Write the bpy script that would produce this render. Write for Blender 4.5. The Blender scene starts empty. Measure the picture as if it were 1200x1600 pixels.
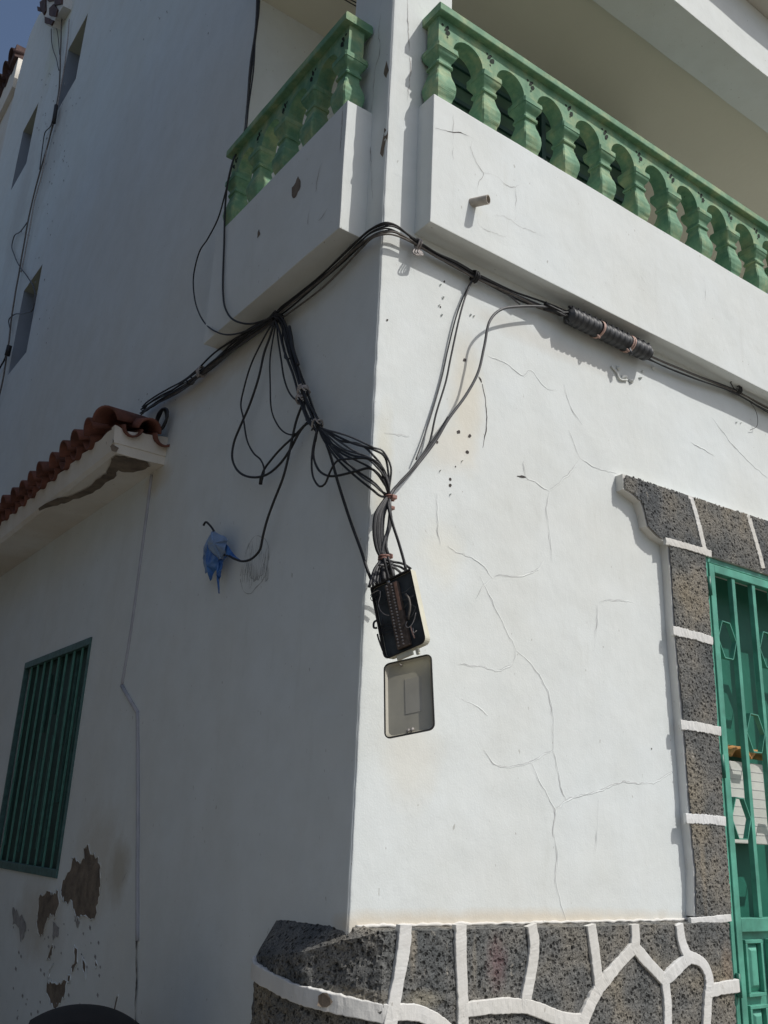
import bpy, bmesh, math, random
import numpy as np
from mathutils import Vector, Matrix, noise
random.seed(7)
S = bpy.context.scene
# ------------------------------------------------------------------ camera
CAM = np.array([-1.8015868892, -2.6446709966, 1.6])
RM = np.array([[0.8072723685129886, -0.5887197979225134, 0.041476771445046065],
               [0.22410464791211013, 0.24076760551409088, -0.944355900558259],
               [0.5459747519983125, 0.7716475618241051, 0.3262998781968745]])
F = 1467.4587
cd = bpy.data.cameras.new('camera'); cam = bpy.data.objects.new('camera', cd); S.collection.objects.link(cam)
r, u, b = RM[0], -RM[1], -RM[2]
cam.matrix_world = Matrix(((r[0], u[0], b[0], CAM[0]), (r[1], u[1], b[1], CAM[1]), (r[2], u[2], b[2], CAM[2]), (0, 0, 0, 1)))
cd.sensor_fit = 'VERTICAL'; cd.sensor_height = 24; cd.lens = F / 1600 * 24; cd.clip_end = 500; cd.clip_start = 0.05
S.camera = cam
# ------------------------------------------------------------------ light
LD = Vector((-0.347, 0.503, -0.788)).normalized()      # the way sunlight travels
elev = math.asin(-LD.z)
w = bpy.data.worlds.new('World'); S.world = w; w.use_nodes = True
nt = w.node_tree; bgn = nt.nodes['Background']
sk = nt.nodes.new('ShaderNodeTexSky'); sk.sky_type = 'NISHITA'; sk.sun_disc = False
sk.sun_elevation = elev; sk.sun_rotation = math.atan2(-LD.x, -LD.y)
sk.air_density = 1.0; sk.dust_density = 3.0; sk.ozone_density = 2.0
nt.links.new(sk.outputs[0], bgn.inputs[0]); bgn.inputs[1].default_value = 0.12
sd = bpy.data.lights.new('sun', 'SUN'); sun = bpy.data.objects.new('sun', sd); S.collection.objects.link(sun)
sd.energy = 4.0; sd.angle = math.radians(0.53); sd.color = (1.0, 0.975, 0.935)
sun.rotation_euler = LD.to_track_quat('-Z', 'Y').to_euler(); sun.location = (3, -6, 12)
S.view_settings.view_transform = 'Standard'; S.view_settings.look = 'None'
S.view_settings.exposure = -0.30; S.view_settings.gamma = 1.0

# ------------------------------------------------------------------ picking points on the real wall planes
def ray(x, y): return RM.T @ np.array([(x - 600) / F, (y - 800) / F, 1.0])
def on(x, y, ax, v):
    d = ray(x, y); return Vector(CAM + d * ((v - CAM[ax]) / d[ax]))
def PR(x, y, o=0.0): return on(x, y, 1, -o)       # sunny wall, o metres in front of it
def PL(x, y, o=0.0): return on(x, y, 0, -o)       # shaded wall
def nz(v, s=1.0): return noise.noise(Vector(v) * s)

# ------------------------------------------------------------------ materials
def nodes(name):
    m = bpy.data.materials.new(name); m.use_nodes = True
    t = m.node_tree; return m, t, t.nodes['Principled BSDF']
def N(t, typ, **kw):
    n = t.nodes.new(typ)
    for k, v in kw.items():
        if hasattr(n, k): setattr(n, k, v)
    return n
def tex(t, scale, detail=4, rough=.55, stretch=None, kind='ShaderNodeTexNoise'):
    tc = N(t, 'ShaderNodeTexCoord'); src = tc.outputs['Object']
    if stretch:
        mp = N(t, 'ShaderNodeMapping'); mp.inputs['Scale'].default_value = stretch
        t.links.new(src, mp.inputs[0]); src = mp.outputs[0]
    n = N(t, kind); n.inputs['Scale'].default_value = scale
    if kind == 'ShaderNodeTexNoise':
        n.inputs['Detail'].default_value = detail; n.inputs['Roughness'].default_value = rough
    t.links.new(src, n.inputs['Vector']); return n
def ramp(t, src, stops):
    c = N(t, 'ShaderNodeValToRGB'); e = c.color_ramp.elements
    while len(e) < len(stops): e.new(0.5)
    for i, (p, col) in enumerate(stops):
        e[i].position = p; e[i].color = (*col, 1) if len(col) == 3 else col
    t.links.new(src, c.inputs[0]); return c
def mix(t, f, a, b_, mode='MIX'):
    m = N(t, 'ShaderNodeMix'); m.data_type = 'RGBA'; m.blend_type = mode
    for s, i in ((f, 0), (a, 6), (b_, 7)):
        if isinstance(s, (int, float)): m.inputs[i].default_value = s
        elif isinstance(s, tuple): m.inputs[i].default_value = (*s, 1)
        else: t.links.new(s, m.inputs[i])
    return m.outputs[2]
def bump(t, bs, srcs):
    prev = None
    for h, st, dist in srcs:
        bn = N(t, 'ShaderNodeBump'); bn.inputs['Strength'].default_value = st; bn.inputs['Distance'].default_value = dist
        t.links.new(h, bn.inputs['Height'])
        if prev: t.links.new(prev, bn.inputs['Normal'])
        prev = bn.outputs[0]
    t.links.new(prev, bs.inputs['Normal'])
def simple(name, col, rough=.6, var=.15, scale=20, bumpd=.0006, bscale=120, metallic=0, coat=0):
    m, t, bs = nodes(name)
    n = tex(t, scale); c = ramp(t, n.outputs[0], [(.3, tuple(x * (1 - var) for x in col)), (.7, tuple(min(1, x * (1 + var)) for x in col))])
    t.links.new(c.outputs[0], bs.inputs['Base Color']); bs.inputs['Roughness'].default_value = rough; bs.inputs['Metallic'].default_value = metallic
    if bumpd: bump(t, bs, [(tex(t, bscale).outputs[0], .6, bumpd)])
    return m
def plaster(name, col=(.725, .765, .755), warm=(.70, .715, .675), dirt=.25, stains=()):
    m, t, bs = nodes(name)
    big = tex(t, .9, 5, .6); mid = tex(t, 5, 6, .65); streak = tex(t, 3.0, 6, .7, (3, 3, .5))
    c = ramp(t, big.outputs[0], [(.35, col), (.72, warm)])
    c2 = ramp(t, mid.outputs[0], [(.25, (.93, .93, .92)), (.6, (1, 1, 1))])
    c3 = ramp(t, streak.outputs[0], [(.22, (.86, .85, .82)), (.42, (1, 1, 1))])
    o = mix(t, 1.0, c.outputs[0], c2.outputs[0], 'MULTIPLY'); o = mix(t, dirt * 2, o, c3.outputs[0], 'MULTIPLY')
    spk = tex(t, 55, 2, .5, (1, 1, .45)); sp = ramp(t, spk.outputs[0], [(.0, (.55, .52, .48)), (.245, (.55, .52, .48)), (.27, (1, 1, 1))])
    o = mix(t, .7, o, sp.outputs[0], 'MULTIPLY')
    for (cx, cy, cz), (rx, ry, rz), col_, k_ in stains:
        tc = N(t, 'ShaderNodeTexCoord'); mp = N(t, 'ShaderNodeMapping'); mp.vector_type = 'TEXTURE'; mp.inputs['Location'].default_value = (cx, cy, cz); mp.inputs['Scale'].default_value = (rx, ry, rz)
        t.links.new(tc.outputs['Object'], mp.inputs[0]); ln = N(t, 'ShaderNodeVectorMath'); ln.operation = 'LENGTH'; t.links.new(mp.outputs[0], ln.inputs[0])
        ad = N(t, 'ShaderNodeMath'); ad.operation = 'ADD'; t.links.new(ln.outputs['Value'], ad.inputs[0]); t.links.new(mid.outputs[0], ad.inputs[1])
        fr = ramp(t, ad.outputs[0], [(.55, (k_, k_, k_)), (1.0, (0, 0, 0))]); 
        sc2 = N(t, 'ShaderNodeMath'); sc2.operation = 'MULTIPLY'; sc2.inputs[1].default_value = .62; t.links.new(ad.outputs[0], sc2.inputs[0]); t.links.new(sc2.outputs[0], fr.inputs[0])
        o = mix(t, fr.outputs[0], o, col_)
    t.links.new(o, bs.inputs['Base Color']); bs.inputs['Roughness'].default_value = .85
    bs.inputs['Specular IOR Level'].default_value = .25
    f1 = tex(t, 140, 5, .6); f2 = tex(t, 22, 6, .62, (1, 1, .6)); f3 = tex(t, 4, 3, .5)
    bump(t, bs, [(f3.outputs[0], .8, .006), (f2.outputs[0], .5, .0028), (f1.outputs[0], .5, .0012)])
    return m
M = {}
SR_ = lambda x, y: tuple(PR(x, y)); SL_ = lambda x, y: tuple(PL(x, y))
M['plaster'] = plaster('white_plaster', stains=[(SR_(728, 625), (.10, .3, .30), (.70, .665, .56), .75), (SR_(705, 700), (.16, .3, .12), (.72, .69, .60), .6), ((.6, 0, 1.335), (1.3, .1, .045), (.66, .58, .45), .7),
    (SR_(598, 735), (.05, .12, .28), (.70, .68, .56), .6), (SR_(690, 870), (.12, .2, .14), (.74, .72, .62), .5), (SR_(640, 1180), (.14, .2, .2), (.72, .70, .62), .45), (SL_(150, 1350), (.2, .35, .30), (.55, .50, .40), .5), (SL_(185, 1360), (.2, .14, .16), (.46, .42, .33), .7),
    (SL_(60, 1440), (.2, .5, .22), (.50, .46, .38), .6), (SL_(320, 600), (.2, .7, .12), (.62, .57, .47), .7), (SL_(245, 750), (.2, .22, .10), (.62, .55, .42), .7), (SL_(420, 530), (.2, .4, .10), (.60, .56, .47), .6), (SL_(85, 210), (.3, .5, 1.2), (.50, .49, .46), .45), (SL_(95, 40), (.3, .5, .9), (.60, .62, .44), .6), (SL_(30, 330), (.3, .4, 1.6), (.52, .51, .48), .4), (SR_(860, 540), (.6, .3, .06), (.62, .60, .54), .5)])
M['plaster_old'] = plaster('aged_plaster', (.70, .69, .66), (.62, .585, .51), .5)
M['lime'] = plaster('white_mortar', (.72, .725, .71), (.64, .61, .54), .6)
M['eave'] = plaster('eave_plaster', (.80, .78, .72), (.66, .58, .47), .6)
def basalt():
    m, t, bs = nodes('basalt')
    a = tex(t, 3.2, 3, .5); b1 = tex(t, 190, 4, .7); c = ramp(t, a.outputs[0], [(.3, (.125, .13, .13)), (.55, (.155, .156, .152)), (.8, (.19, .178, .15))])
    d = ramp(t, b1.outputs[0], [(.36, (.35, .35, .35)), (.60, (1.5, 1.48, 1.45))])
    o = mix(t, .8, c.outputs[0], d.outputs[0], 'MULTIPLY')
    v = tex(t, 95, kind='ShaderNodeTexVoronoi'); vr = ramp(t, v.outputs[0], [(.12, (.12, .12, .12)), (.34, (1, 1, 1))])
    v2 = tex(t, 46, kind='ShaderNodeTexVoronoi'); vr2 = ramp(t, v2.outputs[0], [(.17, (.12, .12, .12)), (.36, (1, 1, 1))])
    o = mix(t, .85, o, vr.outputs[0], 'MULTIPLY'); o = mix(t, .8, o, vr2.outputs[0], 'MULTIPLY')
    lowf = tex(t, 6.5, 2, .5); cv = ramp(t, lowf.outputs[0], [(.35, (.72, .75, .78)), (.5, (1, 1, 1)), (.68, (1.25, 1.18, 1.08))]); o = mix(t, 1.0, o, cv.outputs[0], 'MULTIPLY')
    oi = N(t, 'ShaderNodeObjectInfo'); ov = ramp(t, oi.outputs['Random'], [(.0, (.82, .84, .86)), (1.0, (1.2, 1.15, 1.06))]); o = mix(t, 1.0, o, ov.outputs[0], 'MULTIPLY')
    chalk = tex(t, 30, 8, .75, (1, 1, .6)); cr = ramp(t, chalk.outputs[0], [(.60, (0, 0, 0)), (.68, (1, 1, 1))]); o = mix(t, cr.outputs[0], o, (.32, .30, .26))
    for (px_, py_), (rx, rz), col_, k_ in (((770, 1505), (.055, .10), (.17, .085, .09), .42), ((640, 1480), (.018, .10), (.26, .235, .19), .8), ((655, 1560), (.09, .035), (.25, .23, .18), .8), ((560, 1560), (.12, .03), (.25, .225, .18), .8), ((1130, 1510), (.05, .10), (.24, .19, .14), .6), ((1105, 1350), (.025, .22), (.27, .235, .18), .6), ((1075, 930), (.08, .06), (.21, .18, .13), .5), ((1130, 1590), (.08, .05), (.26, .24, .20), .6), ((735, 1500), (.012, .1), (.26, .24, .2), .6)):
        cc = PR(px_, py_, .07); tc = N(t, 'ShaderNodeTexCoord'); mp = N(t, 'ShaderNodeMapping'); mp.vector_type = 'TEXTURE'; mp.inputs['Location'].default_value = tuple(cc); mp.inputs['Scale'].default_value = (rx, .3, rz)
        t.links.new(tc.outputs['Object'], mp.inputs[0]); ln = N(t, 'ShaderNodeVectorMath'); ln.operation = 'LENGTH'; t.links.new(mp.outputs[0], ln.inputs[0])
        ad = N(t, 'ShaderNodeMath'); ad.operation = 'ADD'; t.links.new(ln.outputs['Value'], ad.inputs[0]); t.links.new(chalk.outputs[0], ad.inputs[1])
        sc2 = N(t, 'ShaderNodeMath'); sc2.operation = 'MULTIPLY'; sc2.inputs[1].default_value = .62; t.links.new(ad.outputs[0], sc2.inputs[0]); fr = ramp(t, sc2.outputs[0], [(.5, (k_, k_, k_)), (.95, (0, 0, 0))]); o = mix(t, fr.outputs[0], o, col_)
    t.links.new(o, bs.inputs['Base Color']); bs.inputs['Roughness'].default_value = .9; bs.inputs['Specular IOR Level'].default_value = .2
    bump(t, bs, [(vr2.outputs[0], .9, .006), (vr.outputs[0], .8, .004), (b1.outputs[0], .7, .002)])
    return m
M['basalt'] = basalt()
def green_paint():
    m, t, bs = nodes('weathered_green_paint')
    a = tex(t, 9, 5, .65); s = tex(t, 5, 5, .7, (2, 2, .5)); f = tex(t, 26, 8, .8)
    c = ramp(t, a.outputs[0], [(.3, (.115, .265, .165)), (.48, (.19, .345, .21)), (.66, (.36, .44, .245))])
    sr = ramp(t, s.outputs[0], [(.35, (.6, .7, .65)), (.6, (1, 1, 1))]); o = mix(t, .8, c.outputs[0], sr.outputs[0], 'MULTIPLY')
    fr = ramp(t, f.outputs[0], [(.64, (0, 0, 0)), (.665, (1, 1, 1))]); o = mix(t, fr.outputs[0], o, (.035, .06, .04))
    t.links.new(o, bs.inputs['Base Color']); bs.inputs['Roughness'].default_value = .75; bs.inputs['Specular IOR Level'].default_value = .3
    bump(t, bs, [(f.outputs[0], .5, .002), (tex(t, 130).outputs[0], .4, .001)])
    return m
M['green'] = green_paint()
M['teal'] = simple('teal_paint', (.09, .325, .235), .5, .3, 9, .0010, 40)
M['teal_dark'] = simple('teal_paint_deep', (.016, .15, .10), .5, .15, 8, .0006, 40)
M['shutter'] = simple('dark_green_shutter', (.010, .048, .038), .6, .3, 8, .0006, 60)
M['grille'] = simple('grille_green', (.06, .13, .12), .55, .3, 25, .0005, 90)
M['bars'] = simple('bar_green', (.09, .26, .20), .5, .2, 25, .0004, 90)
M['shutter_l'] = simple('slat_green', (.045, .12, .10), .6, .3, 25, .0004, 90)
M['lgreen'] = simple('old_green_door', (.035, .085, .045), .7, .4, 5, .0008, 60)
M['black'] = simple('black_rubber', (.018, .018, .019), .6, .3, 30, .0003, 200)
M['grey_cable'] = simple('weathered_cable', (.065, .065, .066), .55, .35, 40, .0004, 160)
M['brown_cable'] = simple('dusty_cable', (.12, .105, .09), .7, .35, 40, .0004, 160)
M['closure'] = simple('ribbed_black_plastic', (.045, .047, .05), .5, .25, 30, .0004, 150)
M['strap'] = simple('faded_pink_strap', (.50, .33, .27), .7, .25, 40, .0005, 120)
M['tie'] = simple('wire_tie', (.34, .31, .29), .6, .4, 60, .0004, 150)
M['clamp'] = simple('brown_clamp', (.26, .13, .10), .6, .35, 50, .0004, 150)
M['terra'] = simple('terracotta', (.15, .058, .04), .85, .45, 9, .0015, 70)
M['terra_dark'] = simple('dark_roof_tile', (.075, .04, .034), .85, .4, 6, .0015, 50)
M['expo'] = simple('bare_render', (.17, .135, .10), .95, .38, 13, .007, 38)
M['expo_grey'] = simple('flaked_paint', (.30, .29, .28), .95, .25, 16, .004, 40)
M['crack'] = simple('crack_line', (.50, .50, .49), .95, .25, 20, 0)
M['crackd'] = simple('crack_dark', (.07, .06, .055), .95, .3, 20, 0)
M['leafdark'] = simple('dark_recess', (.012, .022, .014), .95, .3, 20, 0)
M['crackm'] = simple('crack_mid', (.46, .45, .43), .95, .25, 20, 0)
M['reveal'] = simple('shade_toned_reveal', (.27, .31, .36), .9, .08, 3, .001, 60)  # shade of the deep window recesses put into the colour
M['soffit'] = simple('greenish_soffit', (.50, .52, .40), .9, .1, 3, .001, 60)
M['spout'] = simple('old_spout', (.42, .38, .33), .8, .2, 30, .001, 60)
M['pencil'] = simple('pencil', (.30, .30, .29), .8, .3, 20, 0)
M['beige'] = simple('aged_beige_plastic', (.60, .58, .46), .45, .12, 10, .0005, 60)
M['boxin'] = simple('dark_box_inside', (.045, .054, .060), .4, .4, 25, .001, 60)
M['lidin'] = simple('lid_inside', (.42, .395, .315), .35, .12, 9, .0004, 60)
M['lidlabel'] = simple('lid_label', (.38, .36, .30), .5, .1, 9, 0)
M['gasket'] = simple('rubber_gasket', (.03, .028, .025), .6, .2, 20, 0)
M['rust'] = simple('rusty_strip', (.10, .075, .060), .7, .5, 60, .001, 150)
M['copper'] = simple('copper_edge', (.30, .17, .12), .5, .4, 60, .0004, 150)
M['metal'] = simple('dull_metal', (.45, .44, .42), .4, .3, 60, .0003, 150, metallic=.8)
def blueplastic():
    m, t, bs = nodes('blue_plastic'); n = tex(t, 16, 4, .6)
    c = ramp(t, n.outputs[0], [(.35, (.015, .09, .32)), (.6, (.06, .17, .40)), (.75, (.16, .26, .42))])
    t.links.new(c.outputs[0], bs.inputs['Base Color']); bs.inputs['Roughness'].default_value = .35
    bump(t, bs, [(n.outputs[0], .6, .01)]); return m
M['blue'] = blueplastic()
M['blue_pale'] = simple('pale_blue_plastic', (.20, .29, .44), .4, .2, 18, .002, 40)
M['white_p'] = simple('letterbox_white', (.62, .62, .57), .5, .08, 12, .0003, 80)
M['orange'] = simple('orange_wood', (.62, .30, .10), .5, .3, 25, .0006, 90)
M['ceil'] = simple('ceiling_paint', (.66, .625, .51), .9, .03, 1.0, .002, 30)
M['conduit'] = simple('painted_conduit', (.40, .40, .42), .7, .12, 12, .0004, 90)
M['asphalt'] = simple('street_paving', (.17, .155, .13), .95, .2, 3, .003, 90)
M['pave'] = simple('pavement_concrete', (.22, .20, .17), .95, .15, 5, .003, 70)
M['bin'] = simple('black_lid_plastic', (.004, .004, .005), .9, .3, 12, .0006, 90)
M['lava'] = simple('sky_blocker_stone', (.10, .105, .11), .95, .35, 2.2, .01, 9)  # dark tone of the added unseen house, keeps its bounce light low
M['neigh'] = plaster('neighbour_plaster', (.70, .70, .68), (.66, .62, .54), .3)

# ------------------------------------------------------------------ builders
class MB:
    def __init__(s): s.v = []; s.f = []; s.sm = []
    def add(s, vs, fs, smooth=False):
        k = len(s.v); s.v += [tuple(v) for v in vs]; s.f += [tuple(i + k for i in f) for f in fs]; s.sm += [smooth] * len(fs)
    def box(s, x0, x1, y0, y1, z0, z1, mat=None):
        vs = [Vector((x, y, z)) for z in (z0, z1) for y in (y0, y1) for x in (x0, x1)]
        if mat: vs = [mat @ v for v in vs]
        s.add(vs, [(0, 2, 3, 1), (4, 5, 7, 6), (0, 1, 5, 4), (2, 6, 7, 3), (0, 4, 6, 2), (1, 3, 7, 5)])
    def quad(s, *p): s.add(p, [tuple(range(len(p)))])
    def bar(s, a, b, w, d, up=Vector((0, 1, 0))):
        a = Vector(a); b = Vector(b); t = (b - a).normalized(); n = (up - t * up.dot(t)).normalized(); q = t.cross(n)
        vs = [p + q * (w / 2 * i) + n * (d / 2 * j) for p in (a, b) for i, j in ((-1, -1), (1, -1), (1, 1), (-1, 1))]
        s.add(vs, [(0, 3, 2, 1), (4, 5, 6, 7), (0, 1, 5, 4), (1, 2, 6, 5), (2, 3, 7, 6), (3, 0, 4, 7)])
    def tube(s, pts, r, n=8, flat=None, closed=False, cap=True):
        pts = [Vector(p) for p in pts]; L = len(pts); rs = r if isinstance(r, (list, tuple)) else [r] * L
        up = Vector((0.31, 0.77, 0.55)); vs = []
        T0 = None
        for i, p in enumerate(pts):
            a = pts[(i - 1) % L] if closed else pts[max(0, i - 1)]; b_ = pts[(i + 1) % L] if closed else pts[min(L - 1, i + 1)]
            t = (b_ - a)
            t = t.normalized() if t.length > 1e-9 else Vector((0, 0, 1))
            if flat: nn = flat
            elif T0 is None: nn = up
            else: nn = T0
            nn = (nn - t * nn.dot(t)).normalized(); T0 = nn; q = t.cross(nn)
            for k in range(n):
                an = 2 * math.pi * k / n
                if flat: vs.append(p + q * math.cos(an) * rs[i] + nn * math.sin(an) * rs[i] * flat_ratio[0])
                else: vs.append(p + q * math.cos(an) * rs[i] + nn * math.sin(an) * rs[i])
        fs = []
        for i in range(L if closed else L - 1):
            j = (i + 1) % L
            for k in range(n): fs.append((i * n + k, i * n + (k + 1) % n, j * n + (k + 1) % n, j * n + k))
        if cap and not closed: fs += [tuple(range(n - 1, -1, -1)), tuple((L - 1) * n + k for k in range(n))]
        s.add(vs, fs, True)
    def prism(s, poly, d):
        n = len(poly); d = Vector(d); a = [Vector(p) for p in poly]
        s.add(a + [p + d for p in a], [tuple(range(n)), tuple(range(2 * n - 1, n - 1, -1))] + [(i, i + n, (i + 1) % n + n, (i + 1) % n) for i in range(n)])
    def build(s, name, mat, parent=None, bevel=0, fix=True):
        me = bpy.data.meshes.new(name); me.from_pydata(s.v, [], s.f); me.materials.append(mat)
        me.polygons.foreach_set('use_smooth', s.sm)
        if fix:
            bm = bmesh.new(); bm.from_mesh(me); bmesh.ops.recalc_face_normals(bm, faces=bm.faces); bm.to_mesh(me); bm.free()
        me.update(); o = bpy.data.objects.new(name, me); S.collection.objects.link(o)
        if parent:
            o.parent = parent
            pw = Matrix.Translation(parent.location); 
            if parent.parent: pw = Matrix.Translation(parent.parent.location) @ pw
            o.matrix_parent_inverse = pw.inverted()
        if bevel:
            bv = o.modifiers.new('bevel', 'BEVEL'); bv.width = bevel; bv.segments = 2; bv.limit_method = 'ANGLE'
        return o
def build_split(mb, name, mat, parent, least=1):
    par = list(range(len(mb.v)))
    def find(i):
        while par[i] != i: par[i] = par[par[i]]; i = par[i]
        return i
    for f in mb.f:
        for i in f[1:]: par[find(i)] = find(f[0])
    groups = {}
    for f, sm in zip(mb.f, mb.sm): groups.setdefault(find(f[0]), []).append((f, sm))
    for fs in groups.values():
        if len(fs) < least: continue
        ids = sorted({i for f, _ in fs for i in f}); mp = {a: k for k, a in enumerate(ids)}
        q = MB(); q.v = [mb.v[i] for i in ids]; q.f = [tuple(mp[i] for i in f) for f, _ in fs]; q.sm = [sm for _, sm in fs]
        q.build(name, mat, parent, fix=False)
flat_ratio = [0.5]
def tag(o, label, cat=None, group=None, kind=None):
    if label: o['label'] = label
    if cat: o['category'] = cat
    if group: o['group'] = group
    if kind: o['kind'] = kind
    return o
def empty(name, loc, label, cat, group=None):
    o = bpy.data.objects.new(name, None); o.location = loc; o.empty_display_size = .1; S.collection.objects.link(o)
    return tag(o, label, cat, group)
def spline(pts, step=.012):
    P = [Vector(p) for p in pts]; out = []
    if len(P) < 3: 
        n = max(2, int((P[1] - P[0]).length / step)); return [P[0].lerp(P[1], i / n) for i in range(n + 1)]
    Q = [P[0] * 2 - P[1]] + P + [P[-1] * 2 - P[-2]]
    for i in range(1, len(Q) - 2):
        a, b_, c, d = Q[i - 1], Q[i], Q[i + 1], Q[i + 2]
        t0 = 0; t1 = max(1e-4, (b_ - a).length) ** .5; t2 = t1 + max(1e-4, (c - b_).length) ** .5; t3 = t2 + max(1e-4, (d - c).length) ** .5
        n = max(2, int((c - b_).length / step))
        for k in range(n):
            t = t1 + (t2 - t1) * k / n
            A1 = a * ((t1 - t) / (t1 - t0)) + b_ * ((t - t0) / (t1 - t0)); A2 = b_ * ((t2 - t) / (t2 - t1)) + c * ((t - t1) / (t2 - t1)); A3 = c * ((t3 - t) / (t3 - t2)) + d * ((t - t2) / (t3 - t2))
            B1 = A1 * ((t2 - t) / (t2 - t0)) + A2 * ((t - t0) / (t2 - t0)); B2 = A2 * ((t3 - t) / (t3 - t1)) + A3 * ((t - t1) / (t3 - t1))
            out.append(B1 * ((t2 - t) / (t2 - t1)) + B2 * ((t - t1) / (t2 - t1)))
    out.append(P[-1]); return out
def pts(seq):
    """('l'|'r', x, y, offset) picks on the two wall planes"""
    out = []; pl, of = 'l', .03
    for q in seq:
        if isinstance(q, Vector): out.append(q); continue
        q = list(q)
        if isinstance(q[0], str): pl = q.pop(0)
        if len(q) > 2: of = q[2]
        out.append((PL if pl == 'l' else PR)(q[0], q[1], of))
    return out
def inpoly(x, y, poly):
    c = False; n = len(poly)
    for i in range(n):
        x1, y1 = poly[i]; x2, y2 = poly[(i + 1) % n]
        if (y1 > y) != (y2 > y) and x < (x2 - x1) * (y - y1) / (y2 - y1) + x1: c = not c
    return c

# ------------------------------------------------------------------ setting
g = MB(); g.quad((-150, -150, 0), (150, -150, 0), (150, 150, 0), (-150, 150, 0)); tag(g.build('ground', M['asphalt']), None, None, None, 'structure')
g = MB(); g.box(-.95, 6, -1.0, -.0, .004, .13); g.box(-.95, -.0, 0, 18, .004, .131); tag(g.build('pavement', M['pave'], bevel=.01), None, None, None, 'structure')

# ------------------------------------------------------------------ the house
house = empty('corner_house', (0, 0, 0), 'white plastered corner house with green balconies and black stone plinth', 'house')
PB, PT, PP, QL = 3.955, 4.605, .107, .128          # parapet bottom, top, projection
LOGY = 1.465                              # far jamb of the roofed balcony
NICH = [(6.017, 6.68, 9.19, 10.11), (7.87, 8.54, 9.27, 10.21), (5.945, 6.575, 5.84, 6.82)]
WIN = (2.818, 4.135, 1.31, 2.64)
DOOR = (1.93, 3.6, .35, 2.925)
def frange(a, b_, st):
    n = max(1, round((b_ - a) / st)); return [a + (b_ - a) * i / n for i in range(n + 1)]
def merge(l): 
    l = sorted(l); out = [l[0]]
    for x in l[1:]:
        if x - out[-1] > 1e-4: out.append(x)
    return out
wm = MB()
# plan path: negative s = along the shaded wall, positive s = along the sunny wall
sc = merge(frange(-9.9, -4.135, .4) + frange(-4.135, -2.818, .2) + frange(-2.818, -.05, .06) + [-.05, -.03, -.018, -.009, -.004, 0, .004, .009, .018, .03, .05] + frange(.05, 1.93, .035) + frange(1.93, 3.6, .3) + [5.2])
zc = merge(frange(0, 1.0, .15) + frange(1.0, 4.2, .035) + [.35, 1.31, 2.64, 2.925])
def wp(s, z):
    e = max(0, 1 - abs(s) / .05)
    und = (.0035 * nz((s * 1.3, z * 1.3, 3)) + .0012 * nz((s * 9, z * 9, 1))) * (min(1, abs(z - 4.2) / .4) if s < -1.4 else 1)
    if abs(s) < .0001: d = .0045
    elif abs(s) < .0045: d = .0012
    else: d = 0
    wob = e * (.004 * nz((0, z * 3.2, 7)) + .004 * nz((s, z * 17, 5)) + .0055 * nz((s, z * 60, 5)) * (1 if z > 2.6 else .45))
    if s <= 0: return Vector((-und * 1 + wob + d, -s + wob * .6 + d * (1 if s == 0 else 0), z))
    return Vector((s + wob, und * -1 + wob * .6 + d, z))
idx = {}
for i, s_ in enumerate(sc):
    for j, z in enumerate(zc):
        idx[i, j] = len(wm.v); wm.v.append(tuple(wp(s_, z)))
for i in range(len(sc) - 1):
    for j in range(len(zc) - 1):
        sm, zm = (sc[i] + sc[i + 1]) / 2, (zc[j] + zc[j + 1]) / 2
        if WIN[0] < -sm < WIN[1] and WIN[2] < zm < WIN[3]: continue
        if DOOR[0] < sm < DOOR[1] and DOOR[2] < zm < DOOR[3]: continue
        wm.f.append((idx[i, j], idx[i + 1, j], idx[i + 1, j + 1], idx[i, j + 1])); wm.sm.append(True)
# pillar above
ps = [-.316, -.2, -.1, -.03, -.009, -.004, 0, .004, .009, .03, .1, .2, .331]; pz = frange(4.2, 6.5, .05); k0 = len(wm.v)
for s_ in ps:
    for z in pz: wm.v.append(tuple(wp(s_, z)))
for i in range(len(ps) - 1):
    for j in range(len(pz) - 1):
        a = k0 + i * len(pz) + j; wm.f.append((a, a + len(pz), a + len(pz) + 1, a + 1)); wm.sm.append(True)
wm.quad((.331, 0.002, 4.2), (.331, .316, 4.2), (.331, .316, 6.5), (.331, .002, 6.5)); wm.quad((0.002, .316, 4.2), (0.002, .316, 6.5), (.331, .316, 6.5), (.331, .316, 4.2))
# shaded wall above the porch
yc = merge(frange(LOGY, 9.0, .35) + frange(9.0, 9.95, .1) + [q for n_ in NICH for q in n_[:2]]); zc2 = merge(frange(4.2, 11.9, .35) + [q for n_ in NICH for q in n_[2:]]) + [12.72]
def topz(y): return 12.72 if y < 9.2 else 12.78 - (max(0, y - 9.55) / .4) ** 2 * .85
def wy(y, z): return y - (.12 * max(0, (12.5 - z)) / 12 if y > 9.9 else 0)
for i in range(len(yc) - 1):
    for j in range(len(zc2) - 1):
        ym, zm = (yc[i] + yc[i + 1]) / 2, (zc2[j] + zc2[j + 1]) / 2
        if any(n_[0] < ym < n_[1] and n_[2] < zm < n_[3] for n_ in NICH): continue
        q = []
        for a, c in ((0, 0), (1, 0), (1, 1), (0, 1)):
            y, z = yc[i + a], zc2[j + c]; z = topz(y) if z > 12.7 else z
            q.append((.004 * nz((y, z, 0), .8) * min(1, abs(z - 4.2) / .35), y, z))
        wm.quad(*q)
wmain = wm; wm = MB(); ws = MB()
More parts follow.
